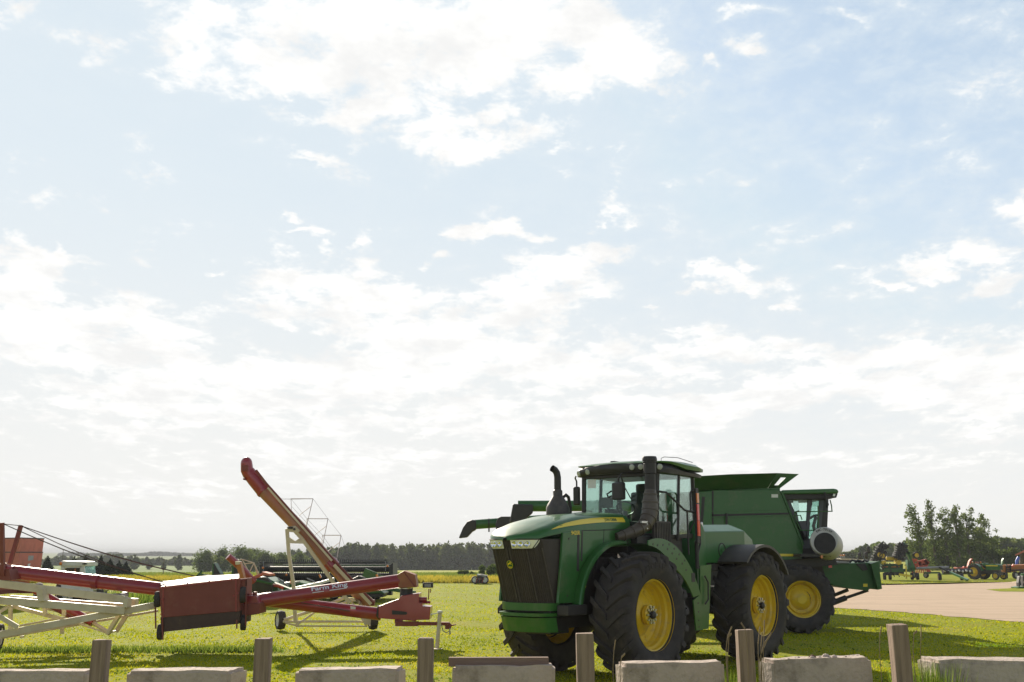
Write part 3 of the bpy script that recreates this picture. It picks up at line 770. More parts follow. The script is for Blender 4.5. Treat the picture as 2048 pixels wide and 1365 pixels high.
# cab
def pil(m, a, b, w_=.07): m.beam(a, b, w_, w_)
m = MB()
for sg in (1, -1):
    pil(m, (-1.08,sg*.80,2.30), (-1.14,sg*.82,3.48), .075)
    pil(m, (-1.70,sg*.87,2.25), (-1.80,sg*.88,3.48), .05)
    pil(m, (-2.42,sg*.82,2.35), (-2.33,sg*.86,3.48), .07)
    m.beam((-1.08,sg*.8,2.32),(-2.42,sg*.83,2.35),.06,.09)
m.beam((-1.08,-.8,2.33),(-1.08,.8,2.33),.07,.10); m.beam((-2.42,-.8,2.36),(-2.42,.8,2.36),.07,.1)
m.beam((-1.13,-.8,3.44),(-1.13,.8,3.44),.06,.06)
cabf = m.build('cab_frame', M['black'], smooth=0, bevel=.012, **L)
def pane(name, pts, th, mat='glass'):
    a = Vector(pts[1])-Vector(pts[0]); b = Vector(pts[2])-Vector(pts[1]); n_ = a.cross(b).normalized()*th
    return MB().prism(pts, n_).build(name, M[mat], smooth=0, **L)
pane('windscreen', [(-1.085,-.77,2.37),(-1.085,.77,2.37),(-1.135,.79,3.42),(-1.135,-.79,3.42)], .006)
pane('rear_window', [(-2.41,-.79,2.40),(-2.41,.79,2.40),(-2.34,.82,3.44),(-2.34,-.82,3.44)], .006)
for sg in (1, -1):
    dr = pane('door', [(-1.11,sg*.815,2.36),(-1.69,sg*.875,2.36),(-1.785,sg*.885,3.44),(-1.165,sg*.83,3.44)], .006)
    MB().path([(-1.64,sg*.90,2.75),(-1.66,sg*.93,2.80),(-1.68,sg*.93,3.0),(-1.68,sg*.90,3.05)], .014, 6).build('handle', M['black'], dr, local=True)
    pane('quarter_window', [(-1.74,sg*.875,2.36),(-2.38,sg*.835,2.40),(-2.31,sg*.865,3.44),(-1.83,sg*.885,3.44)], .006)
M['lens2'] = pbr('work_light_lens', (.42,.44,.40), .15, coat=.8)
# roof: green lid over a dark lamp band
def roofsec(x, z0, z1, hw_, lip=.0):
    return [(x,hw_,z0),(x,hw_+.01,(z0+z1)/2),(x,hw_-.07,z1-.02),(x,hw_*.6,z1),(x,0,z1+.012),(x,-hw_*.6,z1),(x,-hw_+.07,z1-.02),(x,-hw_-.01,(z0+z1)/2),(x,-hw_,z0)]
rs = [(-.95,3.64,3.655,.50),(-1.0,3.645,3.675,.80),(-1.10,3.645,3.695,.92),(-1.4,3.64,3.715,.96),(-1.7,3.60,3.72,.975),(-1.9,3.565,3.72,.98),(-2.4,3.555,3.70,.97),(-2.62,3.55,3.66,.93),(-2.72,3.56,3.61,.84)]
rf = MB().loft([roofsec(*r_) for r_ in rs], close=True, caps=True).build('roof', M['green'], smooth=45, **L)
rs2 = [(-.93,3.54,3.645,.50),(-.98,3.49,3.65,.81),(-1.09,3.46,3.65,.94),(-1.4,3.455,3.645,.975),(-1.7,3.45,3.605,.975),(-1.9,3.45,3.565,.965),(-2.4,3.44,3.555,.95),(-2.6,3.44,3.55,.90),(-2.68,3.48,3.555,.80)]
rb_ = MB().loft([roofsec(*r_) for r_ in rs2], close=True, caps=True).build('roof_band', M['black'], smooth=45, **L)
for y_, x_, z_, ax in ((-.84,-.99,3.515,(1,-.4,-.3)),(-.60,-.945,3.535,(1,-.1,-.2)),(.42,-.925,3.57,(1,.1,-.1)),(.60,-.945,3.57,(1,.3,-.1)),(.93,-1.06,3.56,(.7,.8,-.1))):
    MB().lathe([(.0,.012),(.045,.010),(.055,.0),(.05,-.03)], (x_,y_,z_), ax, 18).build('work_light', M['lens2'], rb_, local=True)
m = MB(); m.box((-1.5,-.35,3.745),(.16,.10,.035)); m.build('antenna_pod', M['black'], rf, local=True, bevel=.01)
MB().path([(-1.9,.45,3.70),(-1.9,.45,3.80),(-1.93,.5,3.825),(-2.1,.7,3.81),(-2.3,.9,3.72)], .006, 6).build('antenna', M['wire'], rf, local=True)
# inside the cab
m = MB(); m.box((-1.85,-.1,2.55),(.5,.5,.14)); m.box((-2.08,-.1,2.88),(.14,.5,.62)); m.box((-2.1,-.1,3.26),(.12,.3,.18))
for y_ in (-.4,.2): m.box((-1.85,y_,2.72),(.4,.09,.08))
m.build('seat', M['seat'], smooth=30, bevel=.04, **L)
m = MB(); m.tube((-1.35,-.1,2.35),(-1.45,-.1,2.80),.05); m.box((-1.35,-.1,2.42),(.25,.4,.25))
m.path([Vector((-1.47,-.1,2.86)) + Vector((.06*math.cos(a), .2*math.sin(a), .2*math.cos(a)*.6)) for a in [2*math.pi*k/20 for k in range(21)]], .014, 6, caps=False)
m.build('steering_column', M['black'], **L)
m = MB(); m.box((-1.75,-.55,2.75),(.5,.12,.22)); m.box((-1.5,-.55,2.98),(.06,.26,.2)); m.tube((-1.6,-.55,2.8),(-1.5,-.55,2.92),.02)
m.build('console', M['darkgrey'], smooth=0, bevel=.015, **L)
MB().path([(-1.12,.05,3.42),(-1.105,.1,3.28),(-1.09,.28,3.0)], .010, 6).build('wiper', M['black'], **L)
m = MB(); m.prism([(-1.118,-.72,3.24),(-1.118,-.53,3.24),(-1.123,-.53,3.40),(-1.123,-.72,3.40)], (.003,0,0)); m.build('window_sticker', M['label'], smooth=0, **L)
# mirrors on bent arms
def mirror(base, arm, c_, size, rz):
    m = MB().path([base] + arm, .016, 8); a = m.build('mirror_arm', M['black'], **L)
    mb = MB(); mb.box(c_, size, Matrix.Rotation(R(rz), 3, 'Z')); mb.build('mirror', M['black'], a, local=True, bevel=.035)
mirror((-1.05,-.95,3.47), [(-1.20,-1.08,3.46),(-1.33,-1.14,3.40),(-1.33,-1.14,3.30)], (-1.33,-1.14,3.12), (.09,.14,.36), 10)
mirror((-1.0,.30,3.47), [(-.80,.28,3.45),(-.70,.27,3.36),(-.70,.27,3.28)], (-.70,.27,3.13), (.12,.26,.32), -8)
m = MB(); m.path([(-.72,.1,3.05),(-.72,.02,3.03),(-.72,.0,3.09),(-.72,.1,3.14)], .016, 6); m.build('mirror_bracket', M['black'], **L)
# handrails on the left door side and the lamp stalk
m = MB(); m.path([(-.98,.90,3.12),(-1.15,1.0,3.10),(-1.55,1.12,2.80),(-1.62,1.14,2.78),(-2.0,1.14,2.76),(-2.05,1.14,2.70),(-2.05,1.14,2.2)], .02, 8)
m.path([(-1.62,1.14,2.78),(-1.62,1.14,2.0)], .018, 8); m.path([(-1.75,1.14,2.78),(-1.75,1.14,3.10),(-1.80,1.14,3.15),(-1.95,1.14,3.15),(-2.0,1.14,3.10),(-2.0,1.14,2.78)], .018, 8)
m.path([(-1.68,1.1,2.35),(-1.95,1.12,2.66)], .014, 6); m.path([(-2.05,1.14,2.2),(-1.95,1.14,2.02)], .018, 8)
m.build('handrail', M['black'], **L)
lp = MB(); lp.box((-1.86,1.20,2.70),(.10,.05,1.0)); lp.tube((-1.86,1.17,1.75),(-1.86,1.17,2.25),.035)
lp = lp.build('lamp_stalk', M['black'], bevel=.01, **L)
MB().box((-1.85,1.235,3.02),(.07,.02,.18)).build('amber_lamp', M['amber'], lp, local=True, smooth=0)
MB().box((-1.85,1.232,2.76),(.07,.02,.30)).build('red_lamp', M['redlens'], lp, local=True, smooth=0)
M['hotred'] = pbr('orange_red_reflector', (.95,.10,.03), .3)
MB().box((-1.85,1.235,2.47),(.07,.02,.27)).build('reflector', M['hotred'], lp, local=True, smooth=0)
# exhaust at the far side of the hood
m = MB(); m.lathe([(.20,0),(.21,.02),(.21,.22),(.19,.27),(.10,.42),(.085,.44),(.085,.52),(.066,.54)], (.22,-.42,2.60), (0,0,1), 28)
ex = m.build('exhaust_muffler', M['darkgrey'], smooth=40, **L)
MB().path([(.22,-.42,3.10),(.22,-.42,3.36),(.235,-.425,3.44),(.27,-.44,3.49),(.33,-.46,3.52)], [.064,.062,.062,.062,.060], 20, caps=False).build('exhaust_pipe', M['black'], ex, local=True, smooth=60)
m = MB().path([(.05,-.42,3.02),(-.02,-.42,3.06),(-.10,-.42,3.02),(-.15,-.42,2.85),(-.15,-.42,2.6)], .03, 8); m.build('exhaust_bracket', M['black'], ex, local=True)
# air intake: ribbed elbow rising to a capped stack beside the windscreen
pts = [(-.02,.66,2.30),(-.15,.72,2.33),(-.32,.78,2.38),(-.50,.82,2.44),(-.66,.84,2.52),(-.78,.84,2.64),(-.84,.84,2.78),(-.85,.84,2.92),(-.86,.84,3.06),(-.87,.84,3.14)]
rr = [.07,.085,.10,.11,.125,.14,.145,.14,.115,.10]
ip = MB().path(pts, rr, 24)
for i in range(1, 9):
    p = Vector(pts[i]); t = (Vector(pts[i+1])-Vector(pts[i-1])).normalized(); ip.lathe([(rr[i]-.01,-.02),(rr[i]+.012,-.012),(rr[i]+.012,.012),(rr[i]-.01,.02)], p, t, 24)
M['intake'] = pbr('brown_grey_plastic', (.075,.058,.045), .42, c2=(.095,.075,.055), scale=5, dirt=(.16,.12,.08,.3))
ip = ip.build('intake_pipe', M['intake'], smooth=45, **L)
m = MB().lathe([(.098,3.10),(.098,3.42),(.115,3.43),(.115,3.62),(.125,3.63),(.125,3.655),(.135,3.66),(.135,3.70),(.12,3.735),(0,3.74)], (-.87,.84,0), (0,0,1), 28)
m.build('intake_stack', M['black'], ip, local=True, smooth=40)
m = MB(); m.box((-.55,.93,2.56),(.30,.03,.035)); m.box((-.58,.93,2.50),(.03,.03,.12)); m.build('intake_clamp', M['steel'], ip, local=True, smooth=0)
# rear half: tank body, tail, dark mudguards
secs = []
def rsec(x, y0, zb, zt, c=.13): return [(x,y0,zb),(x,y0,zt-c),(x,y0-.34,zt),(x,-y0+.34,zt),(x,-y0,zt-c),(x,-y0,zb)]
rb2 = MB().loft([rsec(-2.62,.88,1.84,2.56),rsec(-4.30,.88,1.84,2.60),rsec(-5.0,.70,1.9,2.50,.20),rsec(-5.35,.55,2.0,2.36,.2)], close=True, caps=True)
rbo = rb2.build('rear_body', M['green_satin'], smooth=0, bevel=.02, **L)
m = MB().loft([rsec(-2.28,.92,1.30,2.62),rsec(-2.36,.93,1.30,2.74),rsec(-2.52,.93,1.30,2.68),rsec(-2.64,.92,1.30,2.52)], close=True, caps=True)
m.build('hydraulic_tank', M['green_satin'], smooth=40, **L)
m = MB().lathe([(.13,0),(.13,.012),(.10,.014),(.085,.004),(.03,.004),(.03,.02),(0,.02)], (-3.34,.868,2.08), (0,1,0), 28); m.build('round_hatch', M['green'], rbo, local=True)
m = MB(); m.path([(-3.34+.135*math.cos(a), .884, 2.08+.135*math.sin(a)) for a in [2*math.pi*k/28 for k in range(29)]], .010, 5, caps=False); m.build('hatch_ring', M['black'], rbo, local=True)
m = MB().lathe([(.075,0),(.075,.07),(.06,.085),(0,.085)], (-2.95,.62,2.535), (0,0,1), 20); m.build('filler_cap', M['steel'], rbo, local=True)
m = MB(); m.box((-3.4,0,1.76),(2.0,1.66,.14)); m.build('tank_skid', M['darkgrey'], smooth=0, bevel=.02, **L)
for sg in (1, -1):
    secs = []
    for i in range(20):
        a = R(46 + 104*i/19); rI = 1.11
        secs.append([(-3.95+r_*math.cos(a), sg*y, 1.03+r_*math.sin(a)) for r_, y in ((rI,.80),(rI,1.50),(rI+.05,1.50),(rI+.055,1.42),(rI+.055,.80))])
    MB().loft(secs, close=True, caps=True).build('mudguard', M['darkgrey'], smooth=40, **L)
# wheels
big = {'tyre': tyre_mesh('tractor_tyre', 1.03, .72, .565, 21, .055, .075, text=('AXIOBIB', .80, .135, R(100))),
       'rim': rim_mesh('tractor_rim', .565, .72, .30, .15, .3),
       'hub': hub_mesh('tractor_hub', .13, -.02, .26), 'bolts': bolts_mesh('tractor_bolts', .13, -.02, .26, 10),
       'axle': MB().lathe([(.06,0),(.06,.07),(.035,.08),(0,.08)], (0,.2,0), n=20).mesh('tractor_axle', M['black'])}
for x_ in (0, -3.95):
    for sg in (1, -1):
        place_wheel(tr, (x_, 1.13 if sg > 0 else -.82, 1.03), 0 if sg > 0 else math.pi, big)
# ---------------------------------------------------------------- combine harvester (faces right)
def pxt(mb, pts, r, n=8):
    return mb.path([P(*p) for p in pts], r, n)
YS = 27.2          # near side wall
cw_ = {'tyre': tyre_mesh('combine_tyre', .86, .80, .455, 18, .05, .08, seg=56),
       'rim': rim_mesh('combine_rim', .455, .80, .22, .10, .2, mat=M['yellow']),
       'bolts': MB().mesh('none', M['yellow'])}
def ringbolts():
    m = MB()
    for k in range(10):
        a = 2*math.pi*k/10; m.lathe([(.016,0),(.016,.03),(0,.03)], (.20*math.cos(a), .11, .20*math.sin(a)), n=6)
    return m.mesh('combine_bolts', M['darkgrey'], smooth=0)
cw_['bolts'] = ringbolts()
cb0 = Vector((6.0, 28.6, 0))
cm = thing('combine_harvester', 'green combine harvester with flared grain tank and glazed cab, parked behind the big tractor', 'combine', cb0)
cm['group'] = 'combine harvesters'
side = [(1286,1122),(1286,1030),(1322,986),(1390,984),(1432,980),(1558,979),(1563,983),(1607,1090),(1605,1121)]
bd = MB().px(side, YS, 30.0).build('body', M['green'], cm, smooth=0, bevel=.03)
m = MB()
m.pbox(1424,982,1427,1122,YS-.012,YS+.03); m.px([(1424,1029),(1581,1025.5),(1582,1029),(1424,1033)],YS-.012,YS+.03)
m.build('panel_seam', M['black'], bd, smooth=0)
m = MB()
m.px([(1394,994),(1399,994),(1394,1056),(1389,1056)],YS-.014,YS+.03); m.px([(1404,994),(1410,994),(1405,1056),(1400,1056)],YS-.014,YS+.03)
m.build('vent_slot', M['black'], bd, smooth=0)
m = MB(); m.px([(1424,1034),(1582,1030),(1582.6,1031.5),(1424,1035.5)],YS-.03,YS+.02); m.px([(1424,1022),(1579,1018.5),(1580,1020),(1424,1023.5)],YS-.02,YS+.02)
m.build('panel_rib', M['green'], bd, smooth=0)
MB().px([(1543,989),(1556,989),(1556,995.5),(1543,995.5)],YS-.015,YS+.02).build('side_reflector', M['label'], bd, smooth=0)
MB().px([(1558,1108),(1595,1108.5),(1598,1110.5),(1596,1113),(1558,1113)],YS-.015,YS+.02).build('stripe', M['decal'], bd, smooth=0)
MB().px([(1562,984),(1566,984),(1609,1090),(1605,1091)],YS-.05,YS+.1).build('corner_trim', M['green_old'], bd, smooth=0)
# grain tank extension flares outward
def T(px, py, Y): return P(px, py, Y)
M['dkgreen'] = M['green_old']
m = MB()
m.prism([T(1384,984,27.3),T(1534,979,27.3),T(1554,946.5,26.5),T(1459,949,26.5),T(1390,953,26.5)], (0,.05,.0))
m.build('tank_extension', M['green_old'], cm, smooth=0)
fr = [T(1535,978,27.3),T(1560,977,27.5),T(1598,948.5,27.6),T(1554,946.5,26.5)]
m = MB()
# front flare with a slot left open: four strips round the slot
def quad_pt(a, b):  # bilinear on the flare panel
    p = fr[0].lerp(fr[1], a); q = fr[3].lerp(fr[2], a); return p.lerp(q, b)
g_ = [0,.32,.58,1]; h_ = [0,.22,.74,1]
for i in range(3):
    for j in range(3):
        if i == 1 and j == 1: continue
        m.prism([quad_pt(g_[i],h_[j]),quad_pt(g_[i+1],h_[j]),quad_pt(g_[i+1],h_[j+1]),quad_pt(g_[i],h_[j+1])],(0,.05,0))
m.build('tank_extension', M['green_old'], cm, smooth=0)
m = MB()
dz = Vector((0,0,0))
m.prism([T(1384,984,29.9),T(1534,980,29.9),T(1554,952,30.6),T(1390,958,30.6)],(0,.05,0)); m.build('tank_extension', M['green_old'], cm, smooth=0)
MB().prism([T(1385,983,27.35),T(1385,983,29.9),T(1389,955,30.6),T(1389,953,26.55)],(.05,0,0)).build('tank_extension', M['green_old'], cm, smooth=0)
m = MB(); m.prism([T(1487,960,26.83),T(1518,959,26.83),T(1513,966,26.98),T(1493,966.5,26.98)],(0,-.015,0)); m.build('tank_label', M['black'], cm, smooth=0)
m = MB(); m.px([(1470,979),(1534,977),(1560,976),(1560,981),(1470,984)],27.25,29.8); m.build('tank_base', M['green'], cm, smooth=0)
# cab
YC0, YC1 = 27.55, 29.5
m = MB().px([(1562,983),(1566,980.5),(1668,977.5),(1676,979),(1678,984),(1677,987.5),(1562,989)],27.3,29.7); rf_ = m.build('cab_roof', M['green'], cm, smooth=0, bevel=.05)
m = MB().px([(1564,988),(1676,987),(1673,996),(1665,996),(1664,998),(1568,1000)],27.4,29.6); m.build('roof_band', M['black'], cm, smooth=0, bevel=.02)
MB().px([(1667,987),(1671,987),(1670,993),(1665.5,993)],27.36,27.5).build('work_light', M['lens'], cm, smooth=0)
def pbeam(mb, a, b, Y, wpx, d=.08):
    mb.beam(P(*a, Y), P(*b, Y), d, wpx*mpp(Y), up=(1,0,.2))
M['cabgrey'] = pbr('grey_cab_frame', (.075,.075,.085), .5)
for k, (Y, t) in enumerate(((YC0, .07), (YC1, -.07))):
    m = MB()
    def strip(poly): m.px(poly, Y, Y+t)
    strip([(1568,996),(1650,994),(1650,1000),(1568,1000)])
    strip([(1568,996),(1576,996),(1612,1078),(1604,1082)])
    strip([(1616,996),(1625,996),(1620,1030),(1616,1080),(1611,1080),(1614,1030)])
    strip([(1640,996),(1648,996),(1640,1082),(1632,1082)])
    strip([(1600,1078),(1655,1076),(1655,1096),(1604,1098)])
    strip([(1590,1043),(1612,1042),(1614,1080),(1603,1080)])
    m.build('cab_frame', M['cabgrey'], cm, smooth=0)
    m = MB(); m.px([(1648,995),(1656,995),(1652,1082),(1640,1082)], Y, Y+t*.9); m.build('cab_pillar', M['black'], cm, smooth=0)
m = MB(); m.px([(1576,1000),(1640,1000),(1634,1078),(1608,1078)], YC0+.03, YC0+.036); m.build('side_window', M['glass'], cm, smooth=0)
m = MB(); m.px([(1576,1000),(1640,1000),(1634,1078),(1608,1078)], YC1-.036, YC1-.03); m.build('side_window', M['glass'], cm, smooth=0)
secs = []
for i in range(13):
    t = -1 + 2*i/12; y_ = 28.52 + .97*t; bow = .20*(1-t*t)
    a = P(1656, 996, YC0); b = P(1649, 1082, YC0)
    secs.append([(a.x+bow, y_, a.z), (b.x+bow, y_, b.z)])
MB().loft(secs).build('windscreen', M['glassc'], cm, smooth=60)
m = MB(); m.px([(1590,1098),(1668,1096),(1668,1112),(1606,1120)],27.4,29.6); m.build('cab_floor', M['black'], cm, smooth=0)
m = MB(); m.px([(1586,1000),(1596,1000),(1599,1023),(1589,1023)],27.9,27.93); m.build('mirror', M['chrome'], cm, smooth=0)
m = MB(); m.pbox(1592,1046,1606,1062,28.3,28.8); m.px([(1588,1020),(1594,1020),(1602,1060),(1596,1060)],28.3,28.8); m.build('seat', M['seat'], cm, smooth=0, bevel=.05)
m = MB(); pxt(m,[(1620,1037,28.4),(1628,1032,28.4),(1635,1031,28.4)],.035,8); pxt(m,[(1632,1034,28.4),(1627,1052,28.4),(1634,1078,28.4)],.05,8); m.build('steering_column', M['black'], cm)
m = MB()
for pts in ([(1590,1024,27.1),(1665,1023,27.1)],[(1588,1032,27.1),(1591,1024,27.1),(1598,1022,27.1)],[(1588,1032,27.1),(1601,1031,27.1),(1604,1040,27.1)],[(1588,1032,27.1),(1602,1062,27.1)],[(1636,1012,27.1),(1637,1062,27.1)],[(1602,1061,27.1),(1640,1061,27.1)],[(1660,1000,27.1),(1663,1012,27.1),(1664,1023,27.1)]):
    pxt(m, pts, .016, 6)
m.build('handrail', M['green_old'], cm)
m = MB(); m.px([(1649,985),(1652,985),(1658,1010),(1655,1016)],27.2,27.3); m.build('mirror_arm', M['black'], cm, smooth=0)
m = MB(); m.pbox(1601,1108,1662,1114,26.5,29.5); m.build('platform', M['black'], cm, smooth=0)
MB().pbox(1642,1111,1645.5,1117,26.45,26.5).build('amber_lamp', M['amber'], cm, smooth=0)
# underbody, axles, feeder house
m = MB(); m.px([(1290,1121),(1640,1119),(1650,1150),(1650,1190),(1560,1200),(1300,1190)],27.7,29.6); m.px([(1560,1121),(1668,1114),(1676,1130),(1560,1140)],27.0,29.9)
m.tube(P(1606,1197,26.6), P(1606,1197,26.6)+Vector((0,4.0,0)), .2, 14); m.build('chassis', M['black'], cm, smooth=0)
fd = MB().px([(1612,1116),(1640,1118),(1654,1127),(1700,1127),(1738,1126),(1757,1124),(1764,1176),(1756,1179),(1741,1178),(1735,1182),(1700,1178),(1668,1172),(1640,1160)],27.75,29.35)
fd = fd.build('feeder_house', M['green_old'], cm, smooth=0, bevel=.02)
m = MB(); m.px([(1742,1128),(1757,1123),(1764,1178),(1756,1180)],27.55,29.5); m.build('feeder_mouth', M['dkgreen'], fd, smooth=0)
m = MB(); m.px([(1657,1124),(1697,1124),(1700,1127),(1655,1127.5)],27.7,29.2); m.build('feeder_cover', M['grey'], fd, smooth=0)
for x_, dx_ in ((1704,14),(1716,10),(1728,9)):
    m = MB(); pxt(m,[(x_-6,1126,28.2),(x_,1121,28.2),(x_+dx_,1124,28.3),(x_+dx_+5,1128,28.4)],.03,6); m.build('hose', M['black'], fd)
MB().px([(1712,1128),(1730,1127),(1736,1140),(1726,1142)],27.72,27.8).build('hose_guard', M['black'], fd, smooth=0)
MB().px([(1726.5,1168),(1735,1168),(1735,1174),(1726.5,1174)],27.735,27.8).build('feeder_label', M['decal'], fd, smooth=0)
MB().px([(1657,1131),(1664,1131),(1664,1136),(1657,1136)],27.735,27.8).build('warning_label', M['redlens'], fd, smooth=0)
m = MB(); pxt(m,[(1650,1212,28.0),(1692,1196,28.0)],.075,10); pxt(m,[(1692,1196,28.0),(1736,1181,28.0)],.04,10); pxt(m,[(1655,1196,29.2),(1696,1180,29.2)],.05,10)
m.build('lift_cylinder', M['black'], cm)
for yy in (26.75, 30.45):
    c_ = P(1606, 1197, 26.45); place_wheel(cm, Vector((c_.x, yy, .86)) - cb0, math.pi if yy < 28 else 0, cw_)
sw_ = simple_wheel('combine_rear', .62, .45, .55)
for yy in (27.2, 30.0): place_wheel(cm, Vector((3.0, yy, .62)) - cb0, math.pi if yy < 28 else 0, sw_)
# unloading tube folded back along the far side, rubber spout at its end
def unloader(parent, a, b, r, spout):
    m = MB().path([P(*a), P(*b)], r, 20); t = m.build('unloading_tube', M['green'], parent)
    bl = MB(); bl.px(spout[0], a[2]-.26, a[2]+.26); bl.build('rubber_spout', M['black'], t, smooth=0, bevel=.04)
    if len(spout) > 1:
        c_ = MB(); pxt(c_, spout[1], r*1.03, 20); c_.build('tube_collar', M['green'], t)
    return t
t_ = unloader(cm, (1036,1012.5,30.4), (1420,1012,30.3), .165, [[(1026,1008),(1066,1009.5),(1066,1026),(1056,1034),(1046,1046),(1019,1045),(1024,1018)]])
m = MB(); pxt(m, [(1420,1012,30.3),(1450,1012,30.2),(1462,1030,30.1),(1462,1110,30.1)], .17, 14); m.build('unloading_elbow', M['green'], cm)
pm = MB(); pxt(pm, [(1453,1064,27.1),(1453,1027,27.1)], .03, 8); pm.build('side_post', M['black'], cm)
# a second machine of the kind further back: only its tube shows
cb1 = Vector((4.5, 37.5, 0))
c2 = thing('combine_harvester', 'second green combine mostly hidden behind the tractor, its tube ending in a black curved spout', 'combine', cb1)
c2['group'] = 'combine harvesters'
m = MB().px([(1345,1110),(1345,1040),(1375,1006),(1480,1004),(1535,1004),(1560,1060),(1560,1112)],36.2,38.8); m.build('body', M['green'], c2, smooth=0, bevel=.03)
m = MB().px([(1350,1110),(1560,1110),(1560,1150),(1350,1150)],36.6,38.4); m.build('chassis', M['black'], c2, smooth=0)
for x_, r_ in ((5.2, .62), (9.0, .86)):
    for yy in (36.3, 38.9): place_wheel(c2, Vector((x_, yy, r_)) - cb1, math.pi if yy < 37 else 0, sw_ if r_ < .7 else cw_)
t2 = unloader(c2, (950,1049.5,35.5), (1430,1014,36.6), .165, [[(952,1041),(944,1040),(934,1044),(926,1055),(917,1077),(934,1075),(944,1064),(952,1059.5)]])
m = MB(); m.px([(991,1049),(996,1036),(1002,1033.5),(1027,1033.5),(1040,1060),(992,1060)],35.0,35.9); m.build('tube_bracket', M['black'], t2, smooth=0, bevel=.02)
m = MB(); a_ = P(978,1048,35.5); m.lathe([(.185,-.02),(.185,.02)], a_, (1,0,.03), 20, closed=False); m.box(a_+Vector((0,0,-.22)), (.05,.08,.12)); m.build('tube_collar', M['black'], t2)
pxm = MB(); pxt(pxm, [(1430,1014,36.6),(1445,1018,36.7),(1450,1100,36.7)], .17, 12); pxm.build('unloading_elbow', M['green'], c2)
# white drum standing on the platform, dark open end towards the viewer
dc = P(1640, 1085, 26.75); r1 = 26.5*mpp(26.75)
axd = Vector((.48, 1, -.22)).normalized()
m = MB().lathe([(0,.0),(r1*.98,.0),(r1*1.06,.06),(r1*1.10,.25),(r1*1.12,.62),(r1*.95,.66),(0,.66)], dc + Vector((0,-.35,.04)), axd, 40)
M['drumwhite'] = pbr('white_moulded_plastic', (.56,.54,.53), .55, c2=(.47,.44,.40), scale=4)
dr_ = thing('plastic_drum', 'white plastic drum with dark open end and handwriting, below the combine cab', 'drum', tuple(dc))
dro = m.build('drum_shell', M['drumwhite'], dr_, smooth=45)
s1_ = axd.cross(Vector((0,0,1))).normalized(); u1_ = s1_.cross(axd)
m = MB().lathe([(0,-.014),(r1*.79,-.014),(r1*.79,.02)], dc + Vector((0,-.35,.04)) - u1_*r1*.20 + s1_*r1*.06, axd, 40); m.build('drum_opening', pbr('dark_drum_end', (.02,.017,.016), .7, c2=(.032,.026,.025), scale=9), dr_, smooth=30)
m = MB(); side_ = axd.cross(Vector((0,0,1))).normalized(); up_ = side_.cross(axd)
oc = dc + Vector((0,-.35,.04))
for i, ch in enumerate('EXC-7010P'):
    a = R(126 - i*9.5); rr = r1*.83
    def ff_(x, y, z, a=a, rr=rr):
        q = rr + y; aa = a - x/rr
        return tuple(oc + side_*q*math.cos(aa) + up_*q*math.sin(aa) - axd*(.006))
    add_text(m, ch, .08, ff_, .002)
m.build('handwriting', M['black'], dr_, smooth=0)

# ---------------------------------------------------------------- maroon swing auger along the front of the lawn
YA = 22.0
ga = thing('swing_auger', 'long maroon grain auger with box hopper folded beside it, cream undercarriage frame and tow hitch', 'grain auger', (-6.5, YA, 0))
m = MB(); pxt(m, [(-120,1128,20.8),(320,1178.5,21.9),(560,1205,22.6),(762,1229,23.1)], [.138,.140,.128,.138], 24)
mt = m.build('main_tube', M['red'], ga, smooth=60)
m = MB(); 
for p_ in ((20,1147,20.95),(190,1164,21.4)):
    c_ = P(*p_); m.lathe([(.14,-.05),(.150,-.045),(.150,.045),(.14,.05)], c_, (1,.12,-.1), 24)
m.build('tube_collar', M['red'], mt, smooth=30)
m = MB(); pxt(m, [(602,1206,22.35),(633,1211,22.4),(700,1223,22.8)], .012, 6); m.build('drive_cable', M['wire'], mt)
MB().px([(701,1213.5),(711,1214.5),(711,1219),(701,1218)],22.72,22.74).build('warning_label', M['label'], mt, smooth=0)
m = MB(); pxt(m, [(490,1206,21.9),(800,1162,22.85)], .148, 24)
stb = m.build('swing_tube', M['red'], ga, smooth=60)
# lettering on the swing tube
pA, pB = P(490,1206,21.9), P(800,1162,22.85); dT = (pB-pA).normalized(); upT = Vector((-dT.z,0,dT.x)); upT = (Vector((0,0,1))-dT*dT.z).normalized(); nT = dT.cross(upT)
if nT.y > 0: nT = -nT
cT = pA.lerp(pB, .53)
def fk(x, y, z):
    a = (y+.085)/.150
    return tuple(cT + dT*x + upT*(.154*math.sin(a)) + nT*(.154*math.cos(a)))
M['lettering'] = pbr('white_lettering', (.78,.78,.85), .5)
m = MB(); vs, fs = text_polys('Farm King', .165, .004)
wx = max(v[0] for v in vs) - min(v[0] for v in vs); sc_ = .78/wx
m.add([fk(v[0]*sc_, v[1]*.8+.01, 0) for v in vs], fs)
m.loft([[fk(-.37+.74*t, -.062, 0), fk(-.37+.74*t, -.076, 0)] for t in [i/12 for i in range(5)]]); m.loft([[fk(-.37+.74*t, -.062, 0), fk(-.37+.74*t, -.076, 0)] for t in [i/12 for i in range(6,13)]])
m.build('lettering', M['lettering'], stb, smooth=0)
